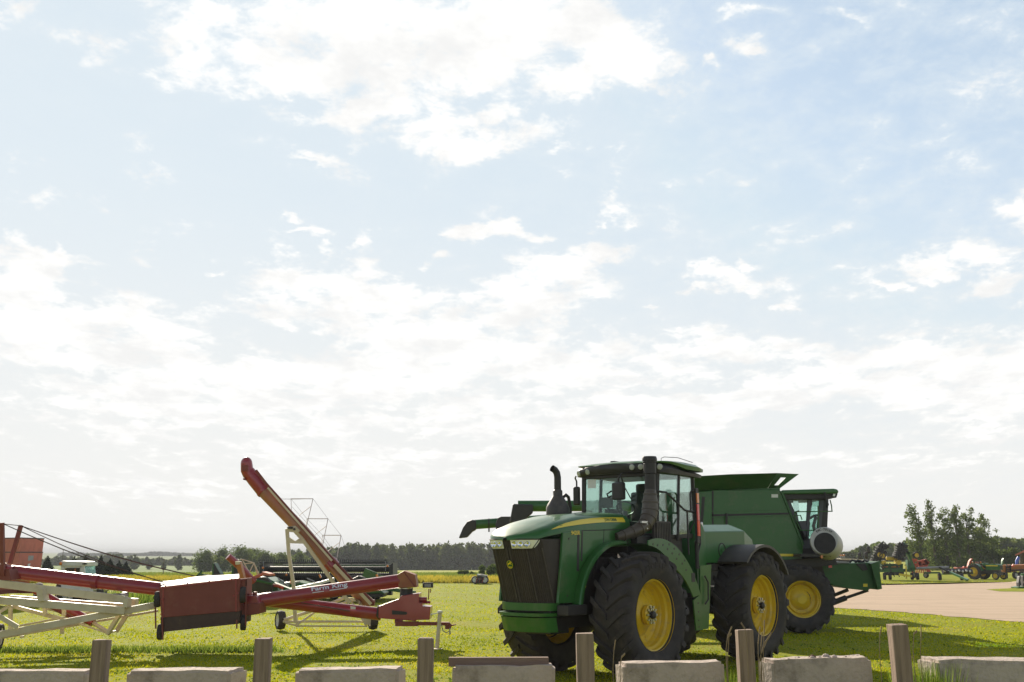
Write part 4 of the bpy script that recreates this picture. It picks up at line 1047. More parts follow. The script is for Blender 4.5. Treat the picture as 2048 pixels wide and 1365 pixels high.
# head, rubber spout, boot
hd = MB().px([(794,1150),(808,1142),(830,1150),(833.5,1175),(797,1176)],22.7,23.2).build('auger_head', M['orangebrown'], ga, smooth=0, bevel=.015)
m = MB(); m.px([(806,1144),(809,1144),(832,1174),(829,1174.5)],22.68,22.72); m.build('head_rib', M['redmatt'], hd, smooth=0)
c_ = P(813,1176,22.95); m = MB().lathe([(.14,0),(.145,-.03),(.14,-.10),(.147,-.12),(.145,-.24)], c_, (0,0,1), 26); m.build('rubber_spout', M['black'], ga, smooth=40)
m = MB().lathe([(.152,0),(.152,-.02)], c_, (0,0,1), 26); m.build('spout_band', M['steel'], ga)
bt = MB().px([(757,1213),(798,1198),(802,1192),(838,1187),(838,1206),(845,1206),(845,1213),(861,1214),(859,1240),(832,1240.5),(832,1243),(757,1237)],22.7,23.35).build('intake_boot', M['red'], ga, smooth=0, bevel=.012)
MB().px([(784,1221),(812,1224),(815,1226.5),(812,1230),(784,1229.5)],22.685,22.72).build('boot_label', M['black'], bt, smooth=0)
m = MB(); m.lathe([(.165,-.04),(.165,.04)], P(757,1226,23.1), (1,.1,-.11), 24); m.build('boot_clamp', M['darkgrey'], bt)
m = MB(); pxt(m,[(838,1200,22.9),(854,1200,22.9)],.06,12); pxt(m,[(846,1205,22.9),(861,1205,22.9)],.03,10); m.build('drive_shaft', M['red'], bt)
m = MB(); pxt(m,[(857,1200,22.9),(858,1178,22.9)],.013,6); pxt(m,[(861,1186,22.9),(861,1178,22.9)],.010,6); sk = m.build('lamp_stalk', M['redmatt'], bt)
m = MB().pbox(845,1166,866,1176,22.85,22.95); m.build('lamp_bar', M['black'], sk, smooth=0, bevel=.01)
m = MB().pbox(849,1168.5,862,1174,22.84,22.86); m.build('lamp_lens', M['grey'], sk, smooth=0)
hb = MB(); hb.pbox(790,1244,836,1253,22.6,22.8); hb.pbox(834,1245,898,1251.5,22.62,22.78); hb.px([(789,1240),(805,1240),(805,1246),(789,1246)],22.65,22.75); hb.px([(898,1245),(904,1251),(901,1259),(890,1259),(890,1250)],22.64,22.76)
hb.px([(903,1250),(912,1248.5),(912,1250.5),(904,1253)],22.66,22.72)
hb = hb.build('tow_hitch', M['redmatt'], ga, smooth=0, bevel=.01)
m = MB(); pxt(m,[(880,1225,22.55),(875,1285,22.5),(873.5,1299.5,22.47)],.045,12); m.lathe([(.12,0),(.12,.012),(0,.012)], G(873.5,1299)+Vector((0,0,.004)), (0,0,1), 16); jk = m.build('jack', M['cream'], hb)
m = MB(); m.lathe([(.06,-.01),(.06,.03),(0,.04)], P(880,1225,22.55), (0,0,1), 14); pxt(m,[(877,1226,22.5),(864,1229,22.35)],.012,6); m.ball(P(863,1229.5,22.34), .025); m.build('jack_crank', M['white'], jk)
m = MB(); pxt(m,[(883,1250,22.6),(886,1262,22.6),(893,1266,22.6),(899,1262,22.6),(900,1256,22.6)],.012,6); m.lathe([(.015,0),(.02,-.08)], P(900,1262,22.6), (0,0,1), 8); m.build('safety_chain', M['grey'], hb)
# box hopper with canvas cover and caster wheels
YH = 21.3
hp = MB().px([(318,1176),(480,1158),(479,1223),(322,1236)], YH, YH+1.0).build('hopper', M['redmatt'], ga, smooth=0, bevel=.012)
M['flap'] = pbr('brown_rubber_skirt', (.06,.032,.026), .75, c2=(.085,.05,.035), scale=9, amt=1.0, dirt=(.15,.11,.06,.5), dscale=8)
MB().px([(321,1234.5),(479.5,1221.5),(478,1248),(322,1265)], YH+.02, YH+.98).build('hopper_skirt', M['flap'], hp, smooth=0)
secs = []
for i in range(13):
    t = i/12; x_ = 322+156*t; sag = 2.0*math.sin(t*9)*(1-t)
    secs.append([P(x_, 1174.5-17*t+sag*.2, YH+.02), P(x_, 1168-15*t+sag-3*math.sin(math.pi*t), YH+.30), P(x_, 1163-14.5*t+sag*.8-2*math.sin(math.pi*t), YH+.7), P(x_, 1168-14*t, YH+1.02)])
m = MB(); m.loft(secs); m.build('canvas_cover', M['tarp'], hp, smooth=60)
m = MB(); m.px([(318,1174.5),(480,1156.5),(480,1160),(318,1178.5)], YH-.02, YH); 
for t in (.08,.35,.62,.9): m.box(P(318+162*t, 1174-17.5*t, YH-.01), (.02,.03,.04))
m.build('hopper_rim', M['red'], hp, smooth=0)
m = MB()
for t in (.05,.95): m.px([(318+162*t-1.3,1177-18*t),(318+162*t+1.3,1177-18*t),(318+162*t+1.3,1236-13*t),(318+162*t-1.3,1236-13*t)], YH-.012, YH)
for px_, py_ in ((325,1199),(476,1187),(323,1229),(468,1192)): m.lathe([(.02,0),(.02,-.02),(0,-.02)], P(px_,py_,YH-.01), (0,1,0), 8)
m.build('hopper_edge', M['red'], hp, smooth=0)
gb = MB(); gb.px([(480,1196),(490,1192),(513,1192),(519,1207),(480,1212)],21.6,22.0); gb = gb.build('gearbox_cover', M['red'], ga, smooth=0, bevel=.015)
MB().px([(478,1210),(519,1206),(519,1228),(478,1234)],21.5,22.1).build('gearbox', M['redmatt'], ga, smooth=0, bevel=.015)
m = MB(); m.lathe([(.05,0),(.05,.08),(0,.09)], P(510,1192,21.8), (0,0,1), 10); m.lathe([(.03,0),(.03,.05),(0,.06)], P(497,1193,21.8), (0,0,1), 10); m.build('gearbox_bolt', M['redmatt'], gb)
cas = {'tyre': MB().lathe([(.10,-.055),(.15,-.055),(.165,-.03),(.165,.03),(.15,.055),(.10,.055)], n=28).mesh('caster_tyre', M['rubber']), 'rim': MB().lathe([(.105,-.05),(.03,-.05),(.03,.05),(.105,.05)], n=20).mesh('caster_rim', M['grey'])}
for px_, py_, Y_ in ((315.5,1199,YH+.12),(321,1264,YH+.25),(486,1190,YH+.1),(487,1245,YH+.25)):
    w_ = put('caster_wheel', cas['rim'], ga, P(px_,py_,Y_) - ga.location, R(-80)); put('tyre', cas['tyre'], w_)
m = MB()
for x_ in (308.5, 312): pass
m.px([(309,1212),(311,1212),(312,1258),(310,1258)],YH+.1,YH+.14); m.px([(323,1212),(325,1212),(326,1280),(324,1280)],YH-.02,YH+.02); m.px([(472,1240),(474.5,1240),(474,1258),(472,1258)],YH,YH+.04); m.px([(491,1160),(493.5,1160),(492,1252),(490,1252)],YH+.1,YH+.14); m.px([(482,1160),(494,1158),(494,1172),(482,1174)],YH+.1,YH+.3)
m.px([(308,1185),(326,1183),(326,1186),(308,1188)],YH+.05,YH+.2)
m.build('caster_bracket', M['redmatt'], ga, smooth=0)
# masts and lift cables
for (a, b) in (((4,1046,20.6),(6,1152,20.7)), ((42,1051,21.6),(20,1128,21.5))):
    m = MB(); m.beam(P(*a), P(*b), 7*mpp(21), 7*mpp(21), up=(1,0,0)); m.build('mast', M['redmatt'], ga, smooth=0)
for a, b in (((42,1052,21.6),(425,1160,22.3)),((42,1052,21.6),(412,1158,22.3)),((4,1047,20.6),(326,1164,21.6)),((4,1047,20.6),(318,1162,21.6)),((42,1052,21.6),(330,1166,21.7))):
    m = MB(); pa, pb = P(*a), P(*b); m.path([pa.lerp(pb, t) - Vector((0,0,.08*math.sin(math.pi*t))) for t in [i/8 for i in range(9)]], .009, 5); m.build('cable', M['wire'], ga)
m = MB(); pxt(m,[(4,1048,20.6),(42,1052,21.6)],.009,5); pxt(m,[(-40,1045,20.6),(4,1047,20.6)],.009,5); m.build('cable', M['wire'], ga)
m = MB(); m.px([(-10,1140),(18,1138),(22,1160),(-10,1162)],20.7,21.2); m.lathe([(.05,0),(.05,.06),(0,.08)], P(8,1133,21), (0,0,1), 10); m.build('mast_bracket', M['redmatt'], ga, smooth=0)
# cream undercarriage: each long bar, link and rod
def bar(a, b, w_, h_, name='frame_bar', mat='cream'):
    m = MB(); m.beam(P(*a), P(*b), w_, h_); return m.build(name, M[mat], ga, smooth=0, bevel=.008)
bar((-60,1160,20.6),(254,1200,21.4), .12, .155)
bar((-60,1196,20.5),(250,1222,21.3), .12, .150)
bar((20,1196,22.3),(268,1214,22.6), .12, .11)
bar((-60,1281,20.4),(312,1210.5,21.6), .10, .135)
bar((-60,1287,22.0),(316,1222,22.5), .05, .05, 'frame_rod')
bar((40,1252,22.3),(270,1208,22.6), .04, .04, 'frame_rod')
bar((22,1212,21.4),(155,1247,21.6), .06, .075, 'brace')
bar((155,1247,21.6),(216,1267,21.7), .035, .035, 'brace')
bar((85,1215,22.2),(190,1243,22.3), .04, .05, 'brace')
bar((-20,1222,20.5),(36,1255,20.6), .07, .09, 'brace')
bar((-10,1230,20.7),(22,1210,20.8), .06, .07, 'brace')
bar((215,1269,21.6),(240,1228,21.5), .07, .09, 'link')
bar((232,1264,22.3),(254,1230,22.3), .07, .09, 'link')
bar((236,1229,21.5),(262,1226,22.3), .05, .06, 'link')
bar((216,1267,21.6),(234,1262,22.3), .04, .04, 'link')
for x_, a_, b_ in ((21,1212,1262),(81,1184,1200),(90,1215,1232),(128,1216,1232),(124,1256,1268),(44,1272,1276)):
    bar((x_,a_,21.3),(x_,b_,21.3), .07, .07, 'strut')
for pl4, ya, yb in (([(72,1180),(84,1178),(88,1202),(76,1204)],20.75,21.0),([(246,1196),(255,1198),(254,1216),(246,1214)],21.2,21.45),([(255,1197),(271,1198),(270,1214),(256,1212)],22.4,22.6)): MB().px(pl4, ya, yb).build('frame_plate', M['cream'], ga, smooth=0)
m = MB(); pxt(m,[(228,1192,21.4),(252,1191,21.9)],.05,10); m.lathe([(.08,-.05),(.08,.05)], P(250,1192,21.9), (1,0,0), 12); m.build('winch', M['grey'], ga)
m = MB(); pxt(m,[(70,1180,21.9),(96,1195,21.9),(186,1246,21.8)],.085,16); lt = m.build('lift_cylinder', M['red'], ga)
m = MB(); pxt(m,[(186,1246,21.8),(215,1264,21.7)],.04,10); m.build('cylinder_rod', M['cream'], lt)
m = MB(); pxt(m,[(100,1212,22.2),(150,1238,22.2)],.05,10); m.build('lift_cylinder', M['redmatt'], ga)
for px_, Y_ in ((-6, 21.9), (-30, 24.4)):
    ms = simple_wheel('auger_transport', .30, .22, .55, 'white'); g_ = G(px_, 1296); c_ = Vector((P(px_,1268,Y_).x, Y_, .30)); place_wheel(ga, c_ - ga.location, R(-75), ms)
bar((-6,1268,21.9),(-30,1262,24.4), .08, .08, 'axle')
# ---------------------------------------------------------------- tall sun-faded auger standing in the middle of the lawn
YB = 27.0
fa = thing('raised_auger', 'tall sun faded red grain auger raised steeply on a cream A-frame with two tyres', 'grain auger', (-5.0, YB, 0))
m = MB(); pxt(m, [(523,978,27.2),(606,1064,27.3),(661,1128,27.4)], [.175,.175,.172], 24); ft = m.build('upper_tube', M['rusttube'], fa, smooth=60)
m = MB(); pxt(m, [(661,1128,27.4),(704,1177,27.5),(741,1210,27.6)], [.15,.15,.15], 20); m.build('lower_tube', M['rusttube'], fa, smooth=60)
m = MB(); pxt(m, [(527,982,27.2),(510,961,27.15),(497,945,27.15)], [.192,.192,.18], 24); pxt(m, [(499,950,27.15),(494,940,27.12),(493,926,27.1)], [.175,.17,.155], 24); m.ball(P(493,927,27.1), (.155,.155,.17), 20, 12)
hd = m.build('auger_head', M['red'], fa, smooth=70)
m = MB(); m.lathe([(.20,-.04),(.205,0),(.20,.04)], P(527,982,27.2), P(560,1016,27.2)-P(527,982,27.2), 24); m.lathe([(.195,-.1),(.2,0),(.195,.1)], P(663,1130,27.4), P(690,1160,27.4)-P(663,1130,27.4), 24); m.build('tube_collar', M['red'], fa)
m = MB(); m.box(P(490,937,26.95), (.18,.02,.16)); m.build('inspection_plate', M['redmatt'], hd, smooth=0, bevel=.01)
m = MB(); m.px([(486,957),(491,957),(490,961),(486,960)],27.0,27.1); m.build('latch', M['redmatt'], hd, smooth=0)
m = MB(); pxt(m, [(512,941,27.0),(532,967,27.0),(556,994,27.0),(612,1058,27.1),(668,1121,27.2),(722,1179,27.3),(748,1207,27.4)], .035, 10); m.build('drive_shaft', M['redmatt'], fa)
m = MB(); m.beam(P(536,976,26.98), P(664,1122,27.1), .05, .05, up=(.7,0,.7)); m.beam(P(668,1130,27.1), P(742,1209,27.3), .05, .08, up=(.7,0,.7)); m.build('track_rail', M['cream'], fa, smooth=0)
m = MB(); m.beam(P(660,1135,27.2), P(705,1186,27.3), .05, .05, up=(.7,0,.7)); m.beam(P(614,1078,27.1), P(660,1136,27.2), .03, .03, up=(.7,0,.7)); m.build('lift_rod', M['rusttube'], fa, smooth=0)
for pts in ([(574,1058),(578,1110),(587,1170),(591,1246)], [(584,1056),(604,1078),(640,1128),(672,1173),(700,1206)]):
    m = MB(); 
    for a, b in zip(pts, pts[1:]): m.beam(P(*a, 27.0), P(*b, 27.05), .095, .085, up=(1,0,.3))
    m.build('frame_leg', M['cream'], fa, smooth=0)
for pts in ([(574,1054),(590,1052),(600,1062),(594,1066),(574,1064)], [(577,1074),(590,1083),(597,1078),(604,1083),(606,1088),(578,1087)]):
    MB().px(pts, 26.95, 27.05).build('frame_gusset', M['cream'], fa, smooth=0)
m = MB(); m.box(P(581,1056,26.92), (.12,.05,.06)); m.lathe([(.03,0),(.03,.05),(0,.05)], P(589,1059,26.94), (0,-1,0), 10); m.build('pivot_bolt', M['black'], fa, smooth=0)
def fbar(a, b, r, mat='cream', name='base_bar'):
    m = MB(); m.path([P(*a), P(*b)], r, 8); return m.build(name, M[mat], fa)
fbar((566,1243.5,27.3),(740,1244,27.5), .032); fbar((570,1246,27.2),(597,1252.5,27.2), .022); fbar((597,1252.5,27.2),(735,1253,27.4), .022)
fbar((568,1240,27.3),(635,1218,27.6), .045); fbar((635,1218,27.6),(690,1196,28.2), .045); fbar((594,1250,27.2),(634,1222,27.8), .028); fbar((634,1222,27.8),(700,1202,28.4), .028)
fbar((700,1200,27.5),(733,1250,27.4), .04); fbar((712,1190,27.5),(739,1247,27.4), .045); fbar((730,1208,27.5),(742,1240,27.4), .035)
m = MB(); m.pbox(591,1228,595,1255,27.15,27.2); m.pbox(728,1232,742,1250,27.35,27.5); m.px([(690,1196),(704,1196),(715,1204),(690,1202)],27.4,27.5); m.build('base_plate', M['cream'], fa, smooth=0)
m = MB(); m.lathe([(.07,-.05),(.075,0),(.07,.05)], P(717,1204,27.4), (0,1,0), 14); m.build('pulley', M['redmatt'], fa, smooth=30)
m = MB(); m.lathe([(.05,-.05),(.05,.05)], P(743,1203,27.5), (0,1,0), 14); m.build('pulley', M['redmatt'], fa, smooth=30)
m = MB(); m.box(P(742,1206,27.6),(.2,.2,.16)); m.build('intake_boot', M['redmatt'], fa, smooth=0, bevel=.02)
ms = simple_wheel('auger_wheel', .275, .20, .56, 'white')
for px_, rz in ((560,-62),(745.5,-70)):
    g_ = G(px_, 1262); place_wheel(fa, Vector((g_.x, g_.y, .275)) - fa.location, R(rz), ms)
M['thinsteel'] = pbr('thin_steel_truss', (.50,.40,.34), .6)
for (x0, x1, y0, x2, y2, x3, y3) in ((582,626,998,583,1022,613,1053),(614,656,1038,612,1058,645,1092),(645,682,1071,643,1092,672,1128)):
    m = MB(); Yt = 29.2
    pxt(m,[(x0,y0,Yt),(x1,y0,Yt)],.011,6); pxt(m,[(x0,y0,Yt),(x2,y2,28.4)],.009,6); pxt(m,[(x1,y0,Yt),(x3,y3,28.0)],.010,6)
    pxt(m,[(x1-4,y0+15,Yt-.2),(x1-25,y0+31,28.8),(x1-29,y0+38,28.4)],.009,6); m.build('truss_stay', M['thinsteel'], fa)
m = MB()
for a, b in (((626,998,29.2),(656,1038,29.2)),((656,1038,29.2),(682,1071,29.2)),((682,1071,29.2),(720,1180,27.6)),((582,998,29.2),(614,1038,29.2)),((614,1038,29.2),(645,1071,29.2)),((645,1071,29.2),(700,1150,27.6)),((582,998,29.2),(556,997,27.2)),((626,998,29.2),(560,1000,27.3)),((584,1014,28.8),(640,1075,28.8)),((640,1075,28.8),(690,1135,27.6))):
    pxt(m, [a, b], .0035, 5)
m.build('truss_wire', M['wire'], fa)

# ---------------------------------------------------------------- small auger, crop dividers, cutting header and mowers behind
sa = thing('small_auger', 'small faded pink red auger leaning up behind the box hopper with an orange chute', 'grain auger', tuple(G(500,1200)))
m = MB(); pxt(m, [(456,1113,37),(478,1132,37.2),(508,1164,37.6)], [.125,.13,.12], 16); m.build('auger_tube', M['red'], sa, smooth=50)
MB().px([(471,1126),(480,1124),(490,1166),(482,1168)],36.6,36.9).build('chute', M['orangepaint'], sa, smooth=0)
m = MB(); m.px([(470,1123),(478,1123),(480,1129),(471,1130)],36.55,36.95); m.build('chute_collar', M['cream'], sa, smooth=0)
m = MB()
for pts in ([(475,1120,37.5),(484,1119,37.8),(508,1126,37.8),(518,1149,37.8)],[(484,1119,37.8),(489,1128,37.8),(500,1148,37.6)],[(508,1126,37.8),(500,1143,37.7)],[(489,1128,37.8),(508,1126,37.8)],[(508,1126,37.8),(515,1150,37.8)]): pxt(m, pts, .02, 6)
m.build('truss_stay', M['cream'], sa)
m = MB(); m.px([(524,1144),(539,1148),(538,1152),(524,1150)],37.5,38.2); pxt(m,[(505,1157,37.6),(526,1149,37.8)],.06,8); m.build('intake_boot', M['salmon'], sa, smooth=0)
bx = G(500,1200); m = MB(); m.beam((bx.x,bx.y-.6,.3),(bx.x+.3,37.4,1.1),.06,.06); m.beam((bx.x,bx.y+.6,.3),(bx.x+.3,37.4,1.1),.06,.06); m.beam((bx.x,bx.y-.8,.3),(bx.x,bx.y+.8,.3),.06,.06); m.build('frame_leg', M['cream'], sa, smooth=0)
for d_ in (-.8,.8): place_wheel(sa, Vector((0, d_, .275)), R(90) if False else 0, ms)
ch = thing('corn_header', 'green corn header behind the hopper with two tall pointed crop dividers showing', 'corn header', tuple(G(450,1188)))
for x0, x1, x2, lab in ((424,428,441,0),(463,468,477,1)):
    m = MB().px([(x0+1,1127),(x1,1126),(x2,1148 if lab == 0 else 1130),(x2-1,1160),(x0-1,1160)],43,43.5); d_ = m.build('crop_divider', M['green_old'], ch, smooth=0, bevel=.02)
    m = MB(); m.px([(x1,1126.5),(x2-.5,1149 if lab == 0 else 1131),(x2-1.5,1159),(x1-1,1159)],42.97,43.0); m.build('divider_face', M['black'], d_, smooth=0)
m = MB(); m.px([(392,1159),(482,1159),(482,1186),(395,1186)],43.2,45); m.px([(392,1152),(404,1140),(404,1143),(394,1156)],44,44.2); pxt(m,[(400,1150,44),(470,1158,44)],.06,6); m.build('header_trough', M['green_old'], ch, smooth=0)
ph = thing('cutting_header', 'wide dark cutting header with long tined reel and orange lamps behind the tall auger', 'header', tuple(G(650,1195)))
Yh = 46.0
m = MB()
for k in range(8):
    a = R(45*k+20); yy = Yh-.6+.48*math.cos(a); zz = 1.20+.42*math.sin(a)
    xa, xb = P(526,1130,Yh).x, P(778,1130,Yh).x
    m.beam((xa,yy,zz),(xb,yy,zz),.05,.05)
    nT_ = 62
    for i in range(nT_):
        x_ = xa + (xb-xa)*(i+.5)/nT_; m.beam((x_,yy,zz),(x_,yy+.05,zz-.22 if zz < 1.4 else zz+.14),.022,.022)
m.build('reel', M['black'], ph, smooth=0)
m = MB(); m.px([(523,1146),(783,1147),(783,1191),(523,1191)],Yh+.4,Yh+.9); m.px([(527,1152),(781,1153),(781,1157),(527,1156)],Yh-.9,Yh+.4); m.build('back_sheet', M['black'], ph, smooth=0)
m = MB(); m.px([(566,1130),(782,1130.5),(782,1134),(566,1134)],Yh+.3,Yh+.5); m.build('top_beam', M['green_old'], ph, smooth=0)
m = MB(); pxt(m,[(527,1138.5,Yh-.5),(780,1139,Yh-.5)],.12,12); m.build('reel_core', M['black'], ph)
m = MB(); m.px([(570,1150),(634,1150),(634,1152.5),(568,1152.5)],Yh-1,Yh-.8); m.px([(533,1151),(556,1150.5),(556,1152),(533,1153)],Yh-1,Yh-.8); m.build('cover_sheet', M['grey'], ph, smooth=0)
for x0, x1 in ((520,528),(779,786)):
    MB().px([(x0,1132),(x1,1126),(x1,1172),(x0-1,1172),(x0-2,1150)],Yh-1.2,Yh+.6).build('end_shield', M['black'], ph, smooth=0)
for x_, y_ in ((526,1136),(775,1132.5),(548,1150),(573,1150)):
    m = MB(); m.ball(P(x_,y_,Yh-1.3), .055, 10, 6); m.build('amber_lamp', M['amber'], ph)
m = MB()
for x_ in (526, 770.5): m.px([(x_,1123),(x_+1,1123),(x_+1,1142),(x_,1142)],Yh-1.3,Yh-1.27)
m.build('marker_rod', M['grey'], ph, smooth=0)
MB().pbox(560,1172,760,1190,Yh-.2,Yh+.4).build('transport_frame', M['black'], ph, smooth=0)
for x_ in (600, 720): g_ = P(x_,1190,Yh+.6); place_wheel(ph, Vector((g_.x, g_.y, .275)) - ph.location, R(15), ms)

def mower(label, x0, x1, yt, yb, Y, flip=1):
    t = thing('mower_conditioner', label, 'mower', tuple(G((x0+x1)/2, 1105+4245/Y)), group='green mowers behind the augers'); 
    w_ = x1-x0
    m = MB().px([(x0,yb),(x0+w_*.04,yt+(yb-yt)*.55),(x0+w_*.2,yt+(yb-yt)*.2),(x0+w_*.5,yt+(yb-yt)*.1),(x0+w_*.8,yt+(yb-yt)*.35),(x1,yb)],Y,Y+1.6); dk = m.build('deck', M['green'], t, smooth=20, bevel=.05)
    m = MB(); m.px([(x0+w_*.02,yb),(x1-w_*.02,yb),(x1-w_*.04,yb+7),(x0+w_*.04,yb+7)],Y+.1,Y+1.5); m.build('skirt', M['black'], dk, smooth=0)
    m = MB(); m.beam(P(x0+w_*.5,yt+(yb-yt)*.3,Y+.5), P(x1+flip*w_*.5,yb-2,Y-1.0), .14, .14); m.build('tongue', M['green_old'], t, smooth=0)
    for q in (.15,.85):
        g_ = P(x0+w_*q, 1195, Y+1.7); place_wheel(t, Vector((g_.x, g_.y, .275)) - t.location, R(10), ms)
    return t
t = mower('green mower with a round black disc guard and red arm next to the small auger', 505, 560, 1152, 1186, 40)
m = MB(); c_ = P(524,1176,39.4); m.lathe([(.0,-.03),(.38,-.02),(.42,.0),(.42,.12),(0,.14)], c_, (.15,1,.25), 32); m.build('disc_guard', M['black'], t)
m = MB(); pxt(m,[(545,1171,39.5),(556,1172,39.5),(568,1177,39.4)],.06,8); m.build('red_arm', M['redimpl'], t)
m = MB(); pxt(m,[(486,1152,39.3),(508,1160,39.3),(545,1168,39.3)],.05,8); m.build('tongue', M['green_old'], t)
t = mower('green mower with pale white tongue below the cutting header, left of the cream leg', 545, 640, 1160, 1190, 42, -1)
m = MB(); m.beam(P(585,1180,40.5), P(640,1168,41), .20, .16); m.beam(P(560,1184,40.2), P(588,1178,40.5), .16, .10); m.beam(P(622,1172,41), P(668,1158,41.5), .10, .10); m.build('tongue', M['white'], t, smooth=0)
m = MB(); pxt(m,[(556,1157,41),(578,1174,41)],.03,6); pxt(m,[(614,1157,41),(632,1165,41)],.025,6); pxt(m,[(560,1172,41.2),(600,1164,41.2)],.03,6); m.build('hose_arm', M['grey'], t)
MB().px([(580,1162),(582,1157),(584,1162),(583,1168),(581,1168)],40.8,40.9).build('marker_flag', M['amber'], t, smooth=0)
MB().px([(637,1150),(640,1149),(643,1155),(640,1157)],40.8,40.9).build('marker_flag', M['amber'], t, smooth=0)
t = mower('green mower with raised folded wing arms behind the maroon swing tube', 650, 770, 1160, 1188, 43)
m = MB(); m.beam(P(728,1145,42), P(752,1154,42), .16, .34); m.beam(P(738,1146,41.8), P(770,1155,41.8), .05, .07); m.build('wing_arm', M['green'], t, smooth=0)
MB().px([(751,1151),(754,1148),(757,1153),(754,1156)],41.6,41.7).build('marker_flag', M['amber'], t, smooth=0)
m = MB(); m.px([(700,1160),(716,1152),(732,1156),(740,1164),(736,1170),(700,1170)],42.2,43); m.build('gearbox', M['black'], t, smooth=0, bevel=.05)

# ---------------------------------------------------------------- gravity wagon and white swather on the far left
gw_ = thing('grain_wagon', 'faded red box wagon with an extension rim standing behind the maroon auger mast', 'wagon', tuple(G(20,1212)))
cA, cB, cC = P(42,1078,39.0), P(88,1081,41.0), P(-60,1077,41.6)
def wbox(z0, z1, k0, k1):
    def q(p, k): c = (cA+cB+cC)/3; return Vector((c.x+(p.x-c.x)*k, c.y+(p.y-c.y)*k, 0))
    d_ = cB + cC - cA; ps = [cA, cB, d_, cC]
    lo_ = [q(p,k0)+Vector((0,0,z0)) for p in ps]; hi = [q(p,k1)+Vector((0,0,z1)) for p in ps]
    return lo_, hi
m = MB(); lo_, hi = wbox(1.15, 2.03, .98, 1.0); m.loft([lo_, hi], close=True, caps=True); wb = m.build('wagon_box', M['salmon'], gw_, smooth=0)
m = MB(); lo_, hi = wbox(2.05, 2.58, .985, 1.0); m.loft([lo_, hi], close=True); 
m.build('box_extension', M['salmon'], gw_, smooth=0)
m = MB(); 
for z in (2.03, 2.57):
    lo_, hi = wbox(z, z+.035, 1.015, 1.015); m.loft([lo_, hi], close=True, caps=(z < 2.5))
m.build('box_rim', M['black'], gw_, smooth=0)
m = MB(); lo_, hi = wbox(.55, 1.15, .35, .97); m.loft([lo_, hi], close=True, caps=True); m.build('hopper_bottom', M['salmon'], gw_, smooth=0)
m = MB()
for t0, t1, za, zb in ((.40,.62,1.72,1.92),): m.prism([cA.lerp(cB,t)*1.0 + Vector((0,-.04,z-cA.lerp(cB,t).z)) for t, z in ((t0,za),(t1,za+.03),(t1,zb),(t0,zb))],(0,.02,0))
m.build('faded_decal', M['grey'], wb, smooth=0)
m = MB(); m.prism([cA.lerp(cB,t) + Vector((0,-.04,z-cA.lerp(cB,t).z)) for t, z in ((.41,1.50),(.51,1.52),(.51,1.62),(.41,1.60))],(0,.02,0)); m.build('white_label', M['label'], wb, smooth=0)
m = MB(); m.box((gw_.location.x, 40.6, .55), (2.2,.2,.18)); m.box((gw_.location.x, 40.0, .55), (.25,2.6,.15)); m.beam((gw_.location.x+1.2,39.2,.6),(gw_.location.x+3.6,38.6,.5),.1,.1); m.build('running_gear', M['redmatt'], gw_, smooth=0)
for dx_, dy_ in ((-1.3,-.9),(1.3,-.9),(-1.3,1.0),(1.3,1.0)):
    if 'wgw' not in globals(): wgw = simple_wheel('wagon_wheel', .46, .28, .5, 'white')
    place_wheel(gw_, Vector((dx_, 40.6+dy_-gw_.location.y, .46)), R(-60), wgw)
sw = thing('swather', 'white self propelled swather with boxy cab and amber beacon, half hidden by the maroon tube', 'swather', tuple(G(165,1212)))
Ys = 40.0
m = MB(); m.px([(118,1126),(123,1122),(172,1124),(170,1133),(120,1133)],Ys,Ys+1.25); m.build('cab_roof', M['white'], sw, smooth=0, bevel=.03)
for dY in (0, 1.1):
    m = MB(); m.px([(122,1132),(129,1132),(129,1172),(122,1172)],Ys+.05+dY,Ys+.13+dY); m.px([(160,1132),(168,1132),(172,1172),(160,1172)],Ys+.05+dY,Ys+.13+dY); m.px([(128,1158),(162,1158),(162,1175),(126,1175)],Ys+.05+dY,Ys+.13+dY); m.px([(128,1130),(162,1130),(162,1136),(128,1136)],Ys+.05+dY,Ys+.13+dY)
    m.build('cab_frame', M['white'], sw, smooth=0)
M['dimglass'] = glass('dusty_cab_glass', (.62,.55,.42), .1)
m = MB(); m.px([(129,1136),(160,1136),(160,1158),(129,1158)],Ys+.09,Ys+.1); m.build('side_window', M['dimglass'], sw, smooth=0)
m = MB(); a_, b_ = P(168,1133,Ys+.1), P(172,1172,Ys+.1); m.prism([a_, b_, b_+Vector((0,1.05,0)), a_+Vector((0,1.05,0))], (.012,0,0)); m.build('windscreen', M['glassc'], sw, smooth=0)
m = MB(); m.px([(149,1137),(152,1137),(150,1158),(147,1158)],Ys+.06,Ys+.09); m.px([(130,1144),(142,1144),(142,1172),(130,1172)],Ys+.7,Ys+1.2); m.build('seat', M['orangebrown'], sw, smooth=0)
m = MB(); m.px([(164,1126),(172,1126),(171,1129.5),(165,1129.5)],Ys-.12,Ys+.02); m.build('work_light', M['black'], sw, smooth=0)
m = MB(); m.ball(P(121.5,1127.5,Ys-.05), (.055,.055,.07), 12, 8); m.build('amber_beacon', M['amber'], sw)
m = MB(); m.px([(120,1170),(186,1173),(192,1180),(176,1190),(124,1186)],Ys-.2,Ys+1.5); m.build('body', M['white'], sw, smooth=0, bevel=.05)
m = MB(); m.px([(124,1184),(176,1188),(188,1183),(190,1204),(130,1204)],Ys+.1,Ys+1.4); m.build('chassis', M['black'], sw, smooth=0)
for px_ in (138, 184):
    for dY in (.1, 1.4):
        c_ = P(px_,1196,Ys+dY); place_wheel(sw, Vector((c_.x, c_.y, .46)) - sw.location, 0, wgw)
ma = thing('old_machine', 'small dark old farm machine standing at the edge of the yellow crop', 'farm machine', tuple(G(960,1168)))
Ym = 67.5
